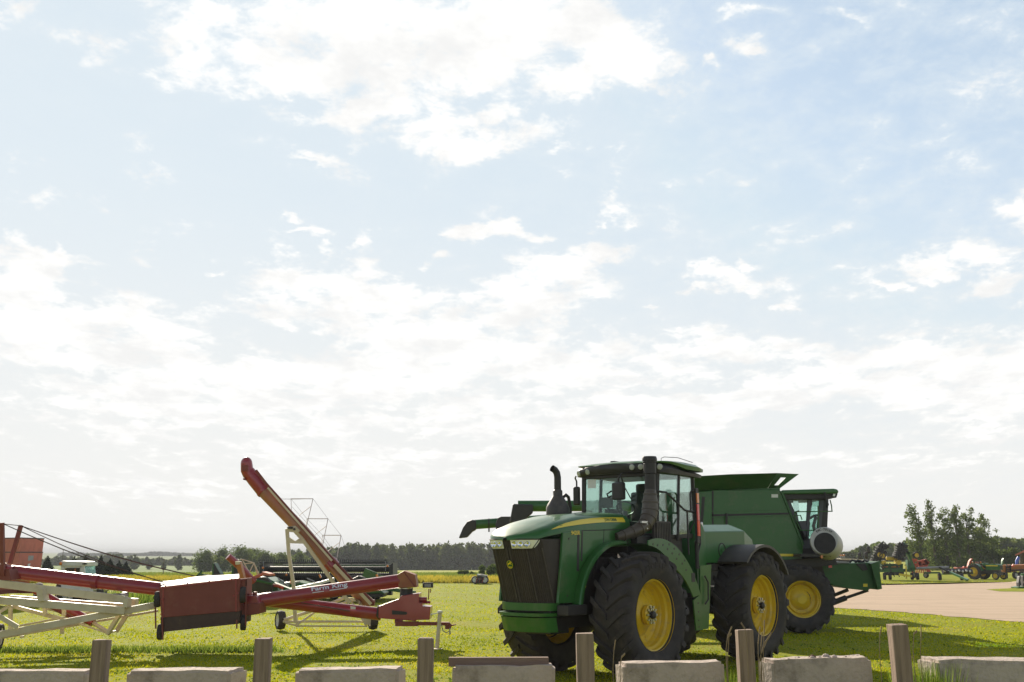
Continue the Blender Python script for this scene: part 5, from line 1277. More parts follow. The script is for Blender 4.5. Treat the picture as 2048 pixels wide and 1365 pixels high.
m = MB().px([(946,1167),(947,1161),(952,1158),(955,1150),(962,1149),(975,1152),(973,1160),(974,1167)],Ym,Ym+1.4); m.build('body', M['darkgrey'], ma, smooth=0, bevel=.04)
m = MB(); m.px([(954,1149),(972,1152),(972,1154),(953,1152)],Ym-.2,Ym+1.5); m.px([(950,1157),(970,1158),(970,1160),(950,1160)],Ym-.15,Ym); m.build('top_frame', M['grey'], ma, smooth=0)
m = MB()
for x_ in (952,958,964): pxt(m,[(x_,1166,Ym-.2),(x_+3,1156,Ym-.2)],.04,6)
m.build('tine_frame', M['redmatt'], ma)
for px_ in (950, 970): c_ = P(px_,1160,Ym-.1); place_wheel(ma, Vector((c_.x, c_.y, .275)) - ma.location, R(180), ms)
# ---------------------------------------------------------------- leaves, trees, woods
def leafcloud(blobs, n, size, rng, flat=.5):
    """quads scattered through ellipsoid blobs (cx,cy,cz,rx,ry,rz)"""
    b = np.array(blobs, float); b[:,3:] = np.maximum(np.abs(b[:,3:]), .01); vol = (b[:,3]*b[:,4]*b[:,5])**(2/3.); pick = rng.choice(len(b), n, p=vol/vol.sum())
    d = rng.normal(size=(n,3)); d /= np.linalg.norm(d, axis=1, keepdims=True)
    r = rng.random(n)**.42 * (1 + .22*(rng.random(n) < .18))
    c = b[pick,:3] + d*r[:,None]*b[pick,3:]
    nrm = d*.7 + rng.normal(size=(n,3))*.8; nrm /= np.linalg.norm(nrm, axis=1, keepdims=True)
    a = np.cross(nrm, rng.normal(size=(n,3))); a /= np.linalg.norm(a, axis=1, keepdims=True); e = np.cross(nrm, a)
    s = size*rng.uniform(.5,1.25,n)[:,None]
    V = np.stack([c-a*s, c-e*s*.6, c+a*s, c+e*s*.6], 1).reshape(-1,3)
    return V, np.arange(4*n).reshape(-1,4)
M['leaf_dark'] = leafmat('dark_wood_leaves', [(.04,.06,.022),(.075,.10,.03),(.115,.14,.04),(.17,.19,.06)], .45, pos_noise=.12)
M['leaf_mid'] = leafmat('mixed_tree_leaves', [(.05,.08,.018),(.095,.135,.028),(.15,.19,.045),(.22,.25,.07)], .48, pos_noise=.3)
M['leaf_pop'] = leafmat('poplar_leaves', [(.055,.085,.02),(.10,.14,.035),(.16,.20,.055),(.25,.28,.10)], .48, pos_noise=.5)
M['leaf_spruce'] = leafmat('spruce_needles', [(.010,.022,.012),(.02,.035,.018),(.035,.05,.022)], .2)
M['leaf_bush'] = leafmat('bush_leaves', [(.06,.10,.02),(.10,.15,.03),(.16,.20,.045)], .45)
M['leaf_far'] = leafmat('hazy_far_leaves', [(.04,.055,.04),(.06,.08,.055),(.085,.105,.07)], .35, pos_noise=.02)
rg = np.random.default_rng(11)
def tree_blobs(h, w, k, rng, low=.15):
    out = []
    for i in range(k):
        t = low + (1-low)*(i+.5)/k; ww = w*math.sin(math.pi*min(.97,max(.12,t*.80+.14)))
        for j in range(2):
            a = rng.uniform(0, 6.28); r_ = ww*.45*rng.random()
            s_ = ww*rng.uniform(.38,.62)
            out.append((r_*math.cos(a), r_*math.sin(a), h*t*rng.uniform(.92,1.02), s_, s_, s_*rng.uniform(.7,1.1)))
    return out
def make_tree(name, label, cat, loc, h, w, n, size, mat, group=None, trunk=.10, k=5, low=.15, blobs=None, limbs=5):
    t = thing(name, label, cat, loc, 0, group)
    bl = blobs or tree_blobs(h, w, k, rg, low)
    V, F = leafcloud(bl, n, size, rg)
    put('crown', tri_mesh('crown', V, F, M[mat]), t)
    m = MB(); m.path([(0,0,-.3),(.03*h*.1,0,h*.3),(0,.02*h,h*.6),(.01*h,0,h*.9)], [trunk*h*.12+.05,trunk*h*.09+.04,trunk*h*.06+.02,.02], 8)
    for i in range(limbs):
        b_ = bl[rnd.randrange(len(bl))]; z0 = max(h*.15, b_[2]*.55)
        m.path([(0,0,z0),(b_[0]*.5,b_[1]*.5,(z0+b_[2])/2),(b_[0],b_[1],b_[2])], [.03*h*.12+.02,.02*h*.1+.012,.008], 6)
    me = m.mesh('trunk', M['bark'], (0,0,0), 40); put('trunk', me, t)
    return t
def gz(px, Y):
    x = (px-1024)/FPX*Y*.978; return Vector((x, Y, terrain(x, Y)))
def topz(py, Y): return CAMZ + (1105.4-py)*Y/2080
def wood(name, label, pts, Y, dY, mat, size, nper, rowsn=2, wt=1.0):
    """continuous far wood along a line of (px, top py)"""
    Vs, Fs, o = [], [], 0
    for r_ in range(rowsn):
        px = pts[0][0] + rg.uniform(0, 6)
        while px < pts[-1][0]:
            y_ = Y + r_*dY + rg.uniform(-.3,.3)*dY; g = gz(px, y_)
            h = topz(interp(px, pts) - rg.uniform(-2.2, 3.2)*(330/Y)**.5*wt + r_*.5, y_) - g.z; h = max(h, 2.0)
            w_ = h*rg.uniform(.42,.62)
            V, F = leafcloud([(g.x+b[0], g.y+b[1], g.z+b[2], b[3], b[4], b[5]) for b in tree_blobs(h, w_, 5, rg, .0)], nper, size*rg.uniform(.85,1.15), rg)
            Vs.append(V); Fs.append(F+o); o += len(V)
            px += w_*.72/(Y/2035.)*rg.uniform(.7,1.15)
    ob = bpy.data.objects.new(name, tri_mesh(name, np.concatenate(Vs), np.concatenate(Fs), M[mat])); C.objects.link(ob)
    return tag(ob, label, 'wood', kind='stuff')
wood('far_wood', 'dense dark wood closing the field behind the augers', [(585,1101),(640,1096),(690,1089),(760,1087),(850,1089),(920,1087),(1010,1087),(1120,1092),(1240,1098)], 330, 14, 'leaf_dark', .55, 900, 2)
wood('distant_wood', 'bluish distant wood on the low hills at left', [(115,1108),(150,1107),(190,1110),(230,1107),(262,1112),(300,1106),(345,1107),(375,1110),(420,1114),(470,1118)], 1150, 40, 'leaf_far', 1.5, 260, 2, 1.3)
wood('distant_wood', 'thin line of bluish trees below the distant hill wood at left', [(60,1123),(130,1117),(200,1113),(240,1115),(270,1119),(330,1122),(420,1118),(560,1120)], 440, 30, 'leaf_dark', .7, 420, 1, 2.6)
wood('far_wood', 'far wood behind the folded planter on the right', [(1640,1112),(1690,1112),(1712,1100),(1730,1091),(1762,1086),(1800,1087),(1840,1082),(1900,1078)], 230, 10, 'leaf_mid', .42, 800, 2)
wood('far_wood', 'dark wood edge behind the small tractor and the orange wagon', [(1880,1090),(1930,1078),(1975,1075),(2010,1077),(2060,1074),(2160,1078),(2280,1072)], 185, 8, 'leaf_mid', .36, 1300, 2)
for i, (px, py, Y, wf, lab) in enumerate(((412,1103,205,.62,'bushy tree at the left end of the clump behind the hopper'),(445,1100,210,.6,'bushy green tree left of the small auger tip'),(478,1096,206,.66,'tallest tree of the clump behind the small auger'),(505,1099,212,.6,'rounded tree just right of the small auger tip'),(535,1107,208,.62,'low rounded tree above the left end of the cutting header'),(566,1106,214,.6,'dark rounded tree left of the cream auger leg'),(600,1107,218,.6,'paler rounded tree right of the cream auger leg'))):
    g = gz(px, Y); h = topz(py, Y) - g.z
    make_tree('broadleaf_tree', lab, 'tree', g, h, h*wf*1.55, 4200, .20, 'leaf_mid', 'trees behind the small auger', low=.05)
for px, py, Y, lab in ((270,1108,330,'dark round tree standing alone in the far bean field, left one'),(360,1109,330,'dark round tree standing alone in the far bean field, right of the other'),(330,1123,340,'small dark tree between the two round field trees'),(300,1118,345,'low wide tree just right of the left round field tree')):
    g = gz(px, Y); h = topz(py, Y) - g.z
    make_tree('field_tree', lab, 'tree', g, h, h*.45, 1400, .30, 'leaf_dark', 'round trees in the far field', low=.1)
def spruce(px, py, Y, wpx, lab):
    Y = Y*.90; wpx = wpx*1.6; py -= 2
    g = gz(px, Y); h = topz(py, Y) - g.z; w_ = wpx*mpp(Y)
    bl = [(0,0,h*t,w_*(1.03-t)*.5+.03,w_*(1.03-t)*.5+.03,h*.09) for t in [i/9 for i in range(10)]]
    return make_tree('spruce', lab, 'spruce', g, h, w_, 2600, .11, 'leaf_spruce', 'young spruces behind the white cab', blobs=bl, limbs=0)
for a in ((203,1117,104,24,'dark young spruce nearest to the white cab'),(222,1122,102,24,'second dark spruce right of the white cab'),(240,1126,106,26,'broad dark spruce with a low top, third from the cab'),(254,1128,104,22,'rightmost dark spruce of the row beside the bean field'),(97,1117,120,24,'spruce standing between the faded red wagon and the white cab'),(150,1118,110,30,'dark spruce rising just behind the white cab roof'),(172,1115,112,26,'tall spruce top behind the right part of the white cab roof')): spruce(*a)
# poplar clump on the right: upright stems with tufted tops and sky between them
for i, (px, py, wpx, lab) in enumerate(((1842,1016,20,'leftmost slender poplar of the clump with a tufted top'),(1869,1007,18,'tallest poplar of the clump, second from the left'),(1893,1022,20,'poplar just left of the sky gap in the clump'),(1918,1018,18,'poplar right of the gap in the clump'),(1938,1022,22,'bushy poplar in the right half of the clump'),(1960,1034,24,'rightmost poplar of the clump, leaning to the right'))):
    Y = 118 + 3*(i % 3); g = gz(px, Y); h = topz(py, Y) - g.z; w_ = wpx*mpp(Y)*1.35
    lean = (-.12,0,0,0,.05,.22)[i]
    bl = []
    for t in [.06+.94*j/11 for j in range(12)]:
        rr_ = w_*(1.1 if t < .55 else 1.1-.62*(t-.55)/.45)*rg.uniform(.75,1.15)
        for q in range(2): bl.append((lean*h*t*t*.6 + rg.uniform(-.5,.5)*rr_, rg.uniform(-.5,.5)*rr_, h*t, rr_*rg.uniform(.35,.62), rr_*.5, h*.07))
    for q in range(12):
        t = rg.uniform(.4,.95); sx__ = rg.uniform(-1.1,1.1)*w_*(1.25-t*.7); bl.append((lean*h*t*t*.6+sx__, rg.uniform(-.5,.5)*w_, h*t, w_*.20, w_*.20, h*.055))
    make_tree('poplar_tree', lab, 'poplar', g, h, w_, 2900, .14, 'leaf_pop', 'poplars beyond the planter', blobs=bl, trunk=.16, limbs=14)
for px, py, wpx, lab in ((1850,1078,60,'broad dark bush at the foot of the poplars, left part'),(1895,1082,60,'broad bush at the foot of the poplars, middle part'),(1945,1072,70,'dark rounded tree at the right foot of the poplars'),(1995,1096,44,'willow like bush behind the small green tractor'),(2030,1092,50,'pale drooping tree behind the orange wagon')):
    Y = 126; g = gz(px, Y); h = topz(py, Y) - g.z; w_ = wpx*mpp(Y)
    bl = [(rg.uniform(-.5,.5)*w_, rg.uniform(-.4,.4)*w_, h*rg.uniform(.08,.78), w_*.26, w_*.26, h*.2) for q in range(16)]
    make_tree('bush', lab, 'bush', g, h, w_, 4200, .17, 'leaf_mid', 'bushes under the poplars', blobs=bl, limbs=4)
for px, py, wpx, Y, lab in ((975,1128,26,92,'pale round bush at the field edge beside the tractor grille'),(928,1141,16,96,'small low bush in the field left of the pale round bush'),(1000,1132,26,94,'pale bush just behind the tractor grille'),(950,1144,14,98,'lowest bush between the two at the field edge')):
    g = gz(px, Y); h = topz(py, Y) - g.z; w_ = wpx*mpp(Y)
    bl = [(rg.uniform(-.5,.5)*w_, rg.uniform(-.4,.4)*w_, h*rg.uniform(.15,.8), w_*.25, w_*.25, h*.22) for q in range(9)]
    make_tree('bush', lab, 'bush', g, h, w_, 1500, .10, 'leaf_bush', 'bushes at the field edge', blobs=bl, limbs=2)
# ripening bean strip along the far end of the lawn, and crop beyond
M['crop'] = leafmat('ripe_bean_leaves', [(.20,.20,.03),(.36,.32,.04),(.52,.42,.05),(.62,.46,.07)], .45, pos_noise=.4)
n = 42000; y = rng.uniform(69.2, 79, n); x = rng.uniform(-36, 5, n)
V, F = blades(x, y, np.zeros(n), rng.uniform(.15,.5,n)*(.8+.3*vnoise(x,y,.8,1)), np.full(n,.12), rng, .5)
o = bpy.data.objects.new('ripening_crop', tri_mesh('ripening_crop', V, F, M['crop'])); C.objects.link(o); tag(o, 'strip of yellow ripening beans along the far end of the lawn', 'crop', kind='stuff')
M['crop2'] = leafmat('green_crop_leaves', [(.12,.17,.03),(.20,.25,.04),(.30,.32,.05)], .45, pos_noise=.1)
n = 26000; y = 1/rng.uniform(1/150., 1/86., n); x = rng.uniform(-.40, .05, n)*y
z = np.array([terrain(a, b) for a, b in zip(x, y)])
V, F = blades(x, y, z, rng.uniform(.1,.3,n), np.full(n,.22), rng, .6)
o = bpy.data.objects.new('green_crop', tri_mesh('green_crop', V, F, M['crop2'])); C.objects.link(o); tag(o, 'low green crop in the field behind the yellow strip', 'crop', kind='stuff')
# far hills
hm = MB(); tp = []
for i in range(81):
    x_ = -7000 + 175*i; q = x_/6900
    z_ = 2.0 + 4.0*math.sin(q*5+.6) + 3.0*math.sin(q*11+2) + (9 if q > .25 else 0)*sstep(.25,.34,q)*(1-sstep(.36,.6,q)*.6) + 5*sstep(-.3,-.5,q)
    tp.append([(x_,6500,-6),(x_,6700,max(z_,1.0)),(x_,7400,max(z_,1.0)*.8),(x_,7480,-6)])
hm.loft(tp); M['hills'] = pbr('far_hills', (.06,.09,.06), .95, c2=(.12,.15,.07), scale=.004)
tag(hm.build('hills', M['hills'], smooth=60), kind='structure')
for px, py0, py1, Y in ((124.5,1098,1124,160),(155,1106,1126,175),(326,1118,1152,105)):
    g = P(px, py1, Y); h_ = P(px, py0, Y).z; gx = Vector((g.x, Y, terrain(g.x, Y)))
    m = MB(); m.tube((gx.x, Y, gx.z-.2), (gx.x, Y, h_), .045, 8); m.box((gx.x, Y, h_-.12), (.5,.04,.05))
    single(m, 'utility_pole', M['bark'], {124.5:'thin pole above the left end of the white cab roof',155:'thin pole rising behind the middle of the white cab roof',326:'thin pole in the bean field right of the spruces'}[px], 'pole', gx, 'thin poles in the fields')

# ---------------------------------------------------------------- machines across the gravel yard
YR = 77.0
def wheelset(name, Ro, W_, mat='yellow'): return simple_wheel(name, Ro, W_, .52, mat)
wpl = wheelset('planter', .29, .24); wpb = wheelset('planter_small', .27, .20, 'grey')
pt = thing('folded_planter', 'large green planter with upright folded wings and yellow seed tanks beyond the gravel', 'planter', tuple(G(1797,1160)))
def at_r(px, py, Y): return P(px, py, Y)
m = MB()
for a, b, Y in (((1807,1086),(1829,1140),YR),((1797,1088),(1803,1100),YR),((1769,1087),(1757,1130),YR),((1757,1130),(1756,1144),YR),((1790,1110),(1820,1106),YR)): m.beam(P(*a,Y), P(*b,Y), .18, .18)
m.px([(1760,1087),(1770,1087),(1770,1088.5),(1760,1088.5)],YR,YR+.1); m.px([(1797,1087),(1808,1086.5),(1808,1088),(1797,1088.5)],YR,YR+.1)
m.build('wing_frame', M['green'], pt, smooth=0)
m = MB(); m.px([(1758,1139),(1830,1138),(1830,1144),(1758,1145)],YR-.4,YR+.6); m.px([(1815,1120),(1826,1125),(1832,1140),(1815,1140)],YR-.2,YR+.2); m.build('toolbar', M['green'], pt, smooth=0)
# upright row units in each wing
for j, (x0, y0, x1, y1, k) in enumerate(((1764,1090,1748,1122,8),(1772,1093,1757,1120,6),(1801,1090,1794,1116,7),(1809,1094,1803,1118,5))):
    for i in range(k):
        t = i/(k-1); px, py = x0+(x1-x0)*t, y0+(y1-y0)*t
        jx, jy = rnd.uniform(-1.6,1.6), rnd.uniform(-.9,.9); px += jx; py += jy; m = MB(); m.pbox(px-4, py-2.0, px+3, py+1.2, YR-.3, YR+.3); m.lathe([(.16,-.05),(.16,.05)], P(px-5+jx,py+.8,YR-.3), (.3,1,0), 14); m.ball(P(px+4.0,py-.5+jy,YR-.2), .13, 8, 6); m.ball(P(px-1,py-2-jy,YR-.3), (.1,.1,.15), 8, 6); m.beam(P(px-6,py-2,YR-.35), P(px+1,py+2.5,YR-.35), .05, .05)
        m.build('row_unit', M['black'], pt, smooth=30)
for i, px in enumerate((1776,1786,1796,1806)):
    m = MB(); m.pbox(px-3,1143,px+2,1151,YR-.3,YR+.2); m.lathe([(.13,-.04),(.13,.04)], P(px,1152,YR-.3), (.3,1,0), 14); m.beam(P(px-4,1142,YR-.35), P(px+3,1154,YR-.35), .05, .05); m.build('row_unit', M['black'], pt, smooth=30)
m = MB(); c_ = P(1772,1117,YR); m.lathe([(0,0),(.13,.03),(.16,.12),(.16,.74),(.13,.83),(0,.86)], c_, (1,0,0), 20); tk = m.build('seed_tank', M['yellow'], pt); 
m = MB(); m.px([(1774,1112.5),(1789,1112.5),(1789,1114),(1774,1114)],YR-.1,YR); m.build('tank_rail', M['grey'], tk, smooth=0)
MB().px([(1764,1122),(1772,1121),(1773,1128),(1768,1130),(1764,1127)],YR-.3,YR+.1).build('seed_tank', M['yellow'], pt, smooth=0, bevel=.05)
MB().px([(1791,1121),(1803,1120),(1804,1129),(1797,1131),(1792,1128)],YR-.3,YR+.1).build('seed_tank', M['yellow'], pt, smooth=0, bevel=.05)
m = MB(); m.px([(1764,1133.5),(1776,1133),(1776,1135),(1764,1135.5)],YR-.35,YR-.3); m.px([(1783,1133.5),(1799,1133),(1799,1135),(1783,1135)],YR-.35,YR-.3); m.build('marker_board', M['orangepaint'], pt, smooth=0)
m = MB(); m.px([(1764,1128),(1806,1128),(1806,1139),(1764,1139)],YR-.1,YR+.4); m.build('inner_frame', M['green_old'], pt, smooth=0)
m = MB(); m.beam(P(1798,1149,YR-.8), P(1824,1153,YR-1.2), .16, .14); m.beam(P(1812,1132,YR-.5), P(1813,1158,YR-.6), .08, .08); m.build('hitch', M['decal'], pt, smooth=0)
for px, py, rz in ((1764.5,1112,-28),(1832.7,1111,-28),(1758,1110,-28)): place_wheel(pt, P(px,py,YR-.5)-pt.location, math.pi+R(rz+28), wpl, 'lift_wheel')
for px, py in ((1737,1100),(1733,1111),(1719,1113)): place_wheel(pt, P(px,py,YR)-pt.location, R(-110), wpl, 'lift_wheel')
for px in (1769,1780,1824,1835): g_ = P(px,1152,YR-.3); place_wheel(pt, Vector((g_.x,g_.y,.29))-pt.location, R(-110), wpl)
rgx = random.Random(4)
for i in range(26):
    m = MB(); a = (rgx.uniform(1758,1828), rgx.uniform(1124,1146)); m.path([P(*a,YR-.4), P(a[0]+rgx.uniform(-6,6), a[1]+rgx.uniform(2,8), YR-.45)], .03, 5); m.build('hose', M['black'], pt)
rc = thing('cultivator', 'orange red cultivator with bent tines directly right of the folded planter', 'cultivator', tuple(G(1840,1156)))
Y = 82.0; m = MB()
for a, b in (((1822,1120),(1834,1121)),((1834,1125),(1848,1122)),((1823,1131),(1856,1127)),((1850,1119),(1853,1132)),((1826,1137),(1850,1136)),((1845,1128),(1861,1147)),((1848,1121),(1857,1127)),((1824,1122),(1828,1138)),((1838,1124),(1842,1140))): m.beam(P(*a,Y), P(*b,Y), .2, .2)
m.px([(1822,1119),(1832,1121),(1830,1126),(1823,1126)],Y,Y+.4); rf2 = m.build('frame', M['redimpl'], rc, smooth=0)
for i in range(9):
    px = 1824+3.6*i; m = MB(); m.path([P(px,1131,Y), P(px+2,1136,Y), P(px+.5,1142,Y), P(px+2,1147,Y)], .045, 6); m.build('tine', M['redimpl'], rc)
for px in (1828,1852): g_ = P(px,1150,Y); place_wheel(rc, Vector((g_.x,g_.y,.27))-rc.location, R(-70), wpb)
ds = thing('disc_gang', 'long low tillage implement with grey pipe, white capped rollers and green drawbar', 'tillage implement', tuple(G(1885,1158)))
Y = 76.0; m = MB(); m.tube(P(1833,1137,Y), P(1897,1135,Y), .09, 12); m.build('grey_pipe', M['grey'], ds)
m = MB(); m.beam(P(1878,1135,Y-.3), P(1900,1145,Y-.8), .12, .12); m.build('drawbar', M['black'], ds, smooth=0)
m = MB(); m.beam(P(1900,1145,Y-.8), P(1934.5,1160,Y-3.2), .14, .14); m.beam(P(1928,1157,Y-3), P(1936,1160,Y-3.4), .2, .06); m.build('drawbar', M['green'], ds, smooth=0)
for i in range(8):
    px = 1889+7.2*i; m = MB(); m.lathe([(.0,-.14),(.19,-.14),(.19,.14),(0,.14)], P(px,1142.5+(i%2),Y), (1,.2,0), 16); ro = m.build('roller', M['black'], ds)
    MB().ball(P(px+.5,1142+(i%2),Y-.22), .085, 10, 8).build('roller_cap', M['white'], ro)
m = MB(); m.beam(P(1848,1146,Y), P(1880,1146,Y), .1, .12); m.beam(P(1884,1148,Y+.5), P(1946,1147,Y+.5), .14, .14); m.build('frame', M['green_old'], ds, smooth=0)
for px in (1879,1923): g_ = P(px,1150,Y-.5); place_wheel(ds, Vector((g_.x,g_.y,.29))-ds.location, R(-106), wpl)
rm = thing('disc_mower', 'red mower with upright red arm standing left of the small tractor', 'mower', tuple(G(1928,1155)))
Y = 81.0; m = MB(); m.px([(1936,1135),(1939,1123),(1943,1118),(1946,1117.5),(1944,1121),(1942,1126),(1941,1136)],Y,Y+.3); m.build('upright_arm', M['redimpl'], rm, smooth=0, bevel=.02)
m = MB(); m.px([(1915,1135),(1925,1136),(1945,1135),(1946,1142),(1936,1141),(1918,1141)],Y,Y+.8); m.px([(1928,1133),(1934,1134),(1934,1137),(1928,1137)],Y-.1,Y+.2); m.build('deck', M['redimpl'], rm, smooth=0, bevel=.03)
m = MB(); m.px([(1916,1141),(1945,1141),(1944,1149),(1918,1149)],Y+.1,Y+.7); m.build('skirt', M['black'], rm, smooth=0)
m = MB(); m.tube(P(1914,1114,Y), P(1914,1150,Y), .02, 6); m.build('marker_rod', M['black'], rm)

# small green tractor facing right and towards the viewer
so_ = G(1975,1160); st = thing('small_tractor', 'small open green tractor with yellow wheels parked at the far edge of the gravel', 'tractor', (so_.x, so_.y+.3, 0), R(-56), local=True)
S = dict(parent=st, local=True)
m = MB().loft([[(x, s*w_, z) for s, z in ((1,zb),(1,zt-.06),(.8,zt),(-.8,zt),(-1,zt-.06),(-1,zb))] for x, w_, zb, zt in ((.25,.25,.72,1.17),(.9,.25,.74,1.18),(1.28,.23,.74,1.15),(1.34,.22,.74,1.10))], close=True, caps=True)
hd_ = m.build('hood', M['green'], smooth=30, **S)
m = MB(); m.box((.75,-.262,1.05),(.95,.012,.07)); m.box((.75,.262,1.05),(.95,.012,.07)); m.build('stripe', M['decal'], hd_, local=True, smooth=0)
m = MB(); m.box((.7,0,.58),(1.1,.32,.3)); m.box((-.1,0,.6),(.7,.34,.36)); m.box((1.2,0,.42),(.2,.8,.1)); m.box((-.5,0,.62),(.3,1.0,.18)); m.build('chassis', M['black'], smooth=0, **S)
m = MB(); m.box((1.345,0,.92),(.02,.34,.3)); m.build('grille', M['black'], hd_, local=True, smooth=0)
m = MB(); m.box((-.40,0,.98),(.36,.42,.12)); m.box((-.58,0,1.16),(.10,.42,.34)); m.build('seat', M['orangebrown'], smooth=0, bevel=.04, **S)
m = MB(); m.tube((.2,0,1.0),(.05,0,1.28),.03); m.path([Vector((.03,0,1.30))+Vector((.04*math.cos(a),.17*math.sin(a),.17*math.cos(a)*.5)) for a in [2*math.pi*k/16 for k in range(17)]], .018, 6, caps=False); m.build('steering_wheel', M['black'], **S)
m = MB(); m.box((.1,0,1.14),(.3,.4,.22)); m.build('dashboard', M['green'], smooth=0, bevel=.05, **S)
m = MB(); m.tube((.75,.14,1.1),(.75,.14,1.58),.035,10); m.build('exhaust_pipe', M['darkgrey'], **S)
for s in (1,-1):
    secs = [[(-.5+r_*math.cos(R(a)), s*y, .56+r_*math.sin(R(a))) for r_, y in ((.62,.34),(.62,.66),(.65,.66),(.65,.34))] for a in range(10,150,12)]
    MB().loft(secs, close=True, caps=True).build('rear_fender', M['green'], smooth=40, **S)
    m = MB(); m.ball((-.6,s*.55,1.3), .055, 10, 8); m.tube((-.6,s*.55,1.18),(-.6,s*.55,1.3),.02); m.build('flasher', M['amber'], **S)
wsr = {'tyre': tyre_mesh('small_rear_tyre', .58, .34, .34, 18, .04, .05, seg=36), 'rim': rim_mesh('small_rear_rim', .34, .34, .12, .1, .1)}
wsf = simple_wheel('small_front', .30, .20, .55)
for s in (1,-1):
    place_wheel(st, (-.5, s*.60, .58), 0 if s > 0 else math.pi, wsr); place_wheel(st, (1.15, s*.52, .30), 0 if s > 0 else math.pi, wsf)
ow = thing('flatbed_wagon', 'orange brown wagon with dark ladder and twin axle behind the small tractor', 'wagon', tuple(G(2035,1157)))
Y = 80.0; m = MB(); m.px([(2004,1131),(2100,1129),(2100,1142),(2034,1143),(2018,1146),(2004,1144)],Y,Y+2); wbx = m.build('wagon_box', M['orangepaint'], ow, smooth=0, bevel=.02)
m = MB()
for k in range(4): m.px([(2013,1131+3.6*k),(2022,1131+3.6*k),(2022,1133+3.6*k),(2013,1133+3.6*k)],Y-.12,Y-.02)
for x_ in (2013,2021): m.px([(x_,1129),(x_+1.2,1129),(x_+1.2,1146),(x_,1146)],Y-.15,Y-.03)
m.build('ladder', M['black'], ow, smooth=0)
m = MB(); m.px([(2026,1128.5),(2029,1133.5),(2023,1133.5)],Y-.1,Y-.05); m.build('warning_triangle', M['hotred'], ow, smooth=0)
m = MB(); m.px([(2026,1140),(2050,1139),(2100,1139),(2100,1141.5),(2027,1142)],Y-.4,Y); m.build('mudguard', M['black'], ow, smooth=0)
wow = wheelset('wagon_small', .30, .24, 'white')
for px in (2031,2042,2078): g_ = P(px,1150,Y-.1); place_wheel(ow, Vector((g_.x,g_.y,.30))-ow.location, math.pi+R(20), wow)
for px in (2012,2090): g_ = P(px,1150,Y+.6); place_wheel(ow, Vector((g_.x,g_.y,.30))-ow.location, math.pi+R(60), wow)
sh = thing('open_shed', 'open shed with a sloping red roof at the right edge behind the orange wagon', 'shed', tuple(G(2075,1148)))
Y = 92.0; m = MB(); m.prism([P(2030,1109.5,Y),P(2049,1100.5,Y),P(2110,1098,Y),P(2110,1101,Y),P(2049,1104,Y),P(2031,1112,Y)],(2.3,4.5,0)); m.build('roof', M['salmon'], sh, smooth=0)
m = MB()
for px in (2040,2075,2108): m.prism([P(px,1106,Y+.3),P(px+3,1106,Y+.3),P(px+3,1150,Y+.3),P(px,1150,Y+.3)],(0,.15,0))
m.build('post', M['bark'], sh, smooth=0)
m = MB(); m.prism([P(2042,1106,Y+4),P(2110,1102,Y+4),P(2110,1150,Y+4),P(2042,1150,Y+4)],(0,.15,0)); m.build('back_wall', M['bark'], sh, smooth=0)
m = MB(); m.path([P(2033,1130,83),P(2034,1122,83),P(2037.5,1114.5,83)], [.10,.13,.12], 12); single(m, 'blue_pipe', M['blue'], 'curved bright blue pipe standing up behind the orange wagon', 'pipe', tuple(P(2033,1130,83)))
m = MB(); m.px([(2004,1131),(2004.5,1122),(2007,1117),(2008,1118),(2006.5,1131)],81,81.2); single(m, 'green_chute', M['green'], 'upright bright green chute standing behind the small tractor hood', 'chute', tuple(P(2005,1131,81)))
gp = thing('green_plough', 'green plough with curved dark shares cut by the right edge, standing on the grass island', 'plough', tuple(G(2050,1178)))
Y = 59.0; m = MB(); m.px([(2039,1153),(2042,1152),(2041,1162),(2043,1170),(2038,1175),(2037,1166)],Y,Y+.3); m.px([(2046,1152),(2050,1152),(2048,1166),(2052,1174),(2046,1172)],Y,Y+.3); m.build('share', M['black'], gp, smooth=0, bevel=.02)
m = MB(); m.px([(2035,1175),(2052,1172),(2075,1174),(2075,1178),(2036,1178)],Y-.2,Y+.6); m.beam(P(2043,1150,Y+.2), P(2075,1148,Y+.2), .16,.16); m.beam(P(2044,1150,Y+.2), P(2046,1176,Y+.2), .08,.08); m.build('frame', M['green'], gp, smooth=0)
sdr = thing('seed_drill', 'low implement with a row of orange caps behind the combine feeder house', 'seed drill', tuple(G(1690,1160)))
Y = 70.0; m = MB(); m.px([(1655,1118),(1735,1120),(1735,1127),(1655,1127)],Y,Y+1); m.px([(1670,1127),(1690,1127),(1690,1150),(1670,1150)],Y,Y+.8); m.px([(1712,1127),(1732,1127),(1732,1150),(1712,1150)],Y,Y+.8); m.build('seed_box', M['darkgrey'], sdr, smooth=0)
m = MB(); m.px([(1682,1117),(1700,1117.5),(1735,1120),(1735,1121.5),(1682,1120)],Y-.1,Y+.9); m.build('seed_lid', M['cream'], sdr, smooth=0)
for i in range(8):
    m = MB(); m.tube(P(1663+3.6*i,1118,Y-.1), P(1663+3.6*i,1111.5,Y-.1), .03, 6); q_ = m.build('seed_tube', M['grey'], sdr); MB().ball(P(1663+3.6*i,1111,Y-.1), .055, 8, 6).build('orange_cap', M['amber'], q_)

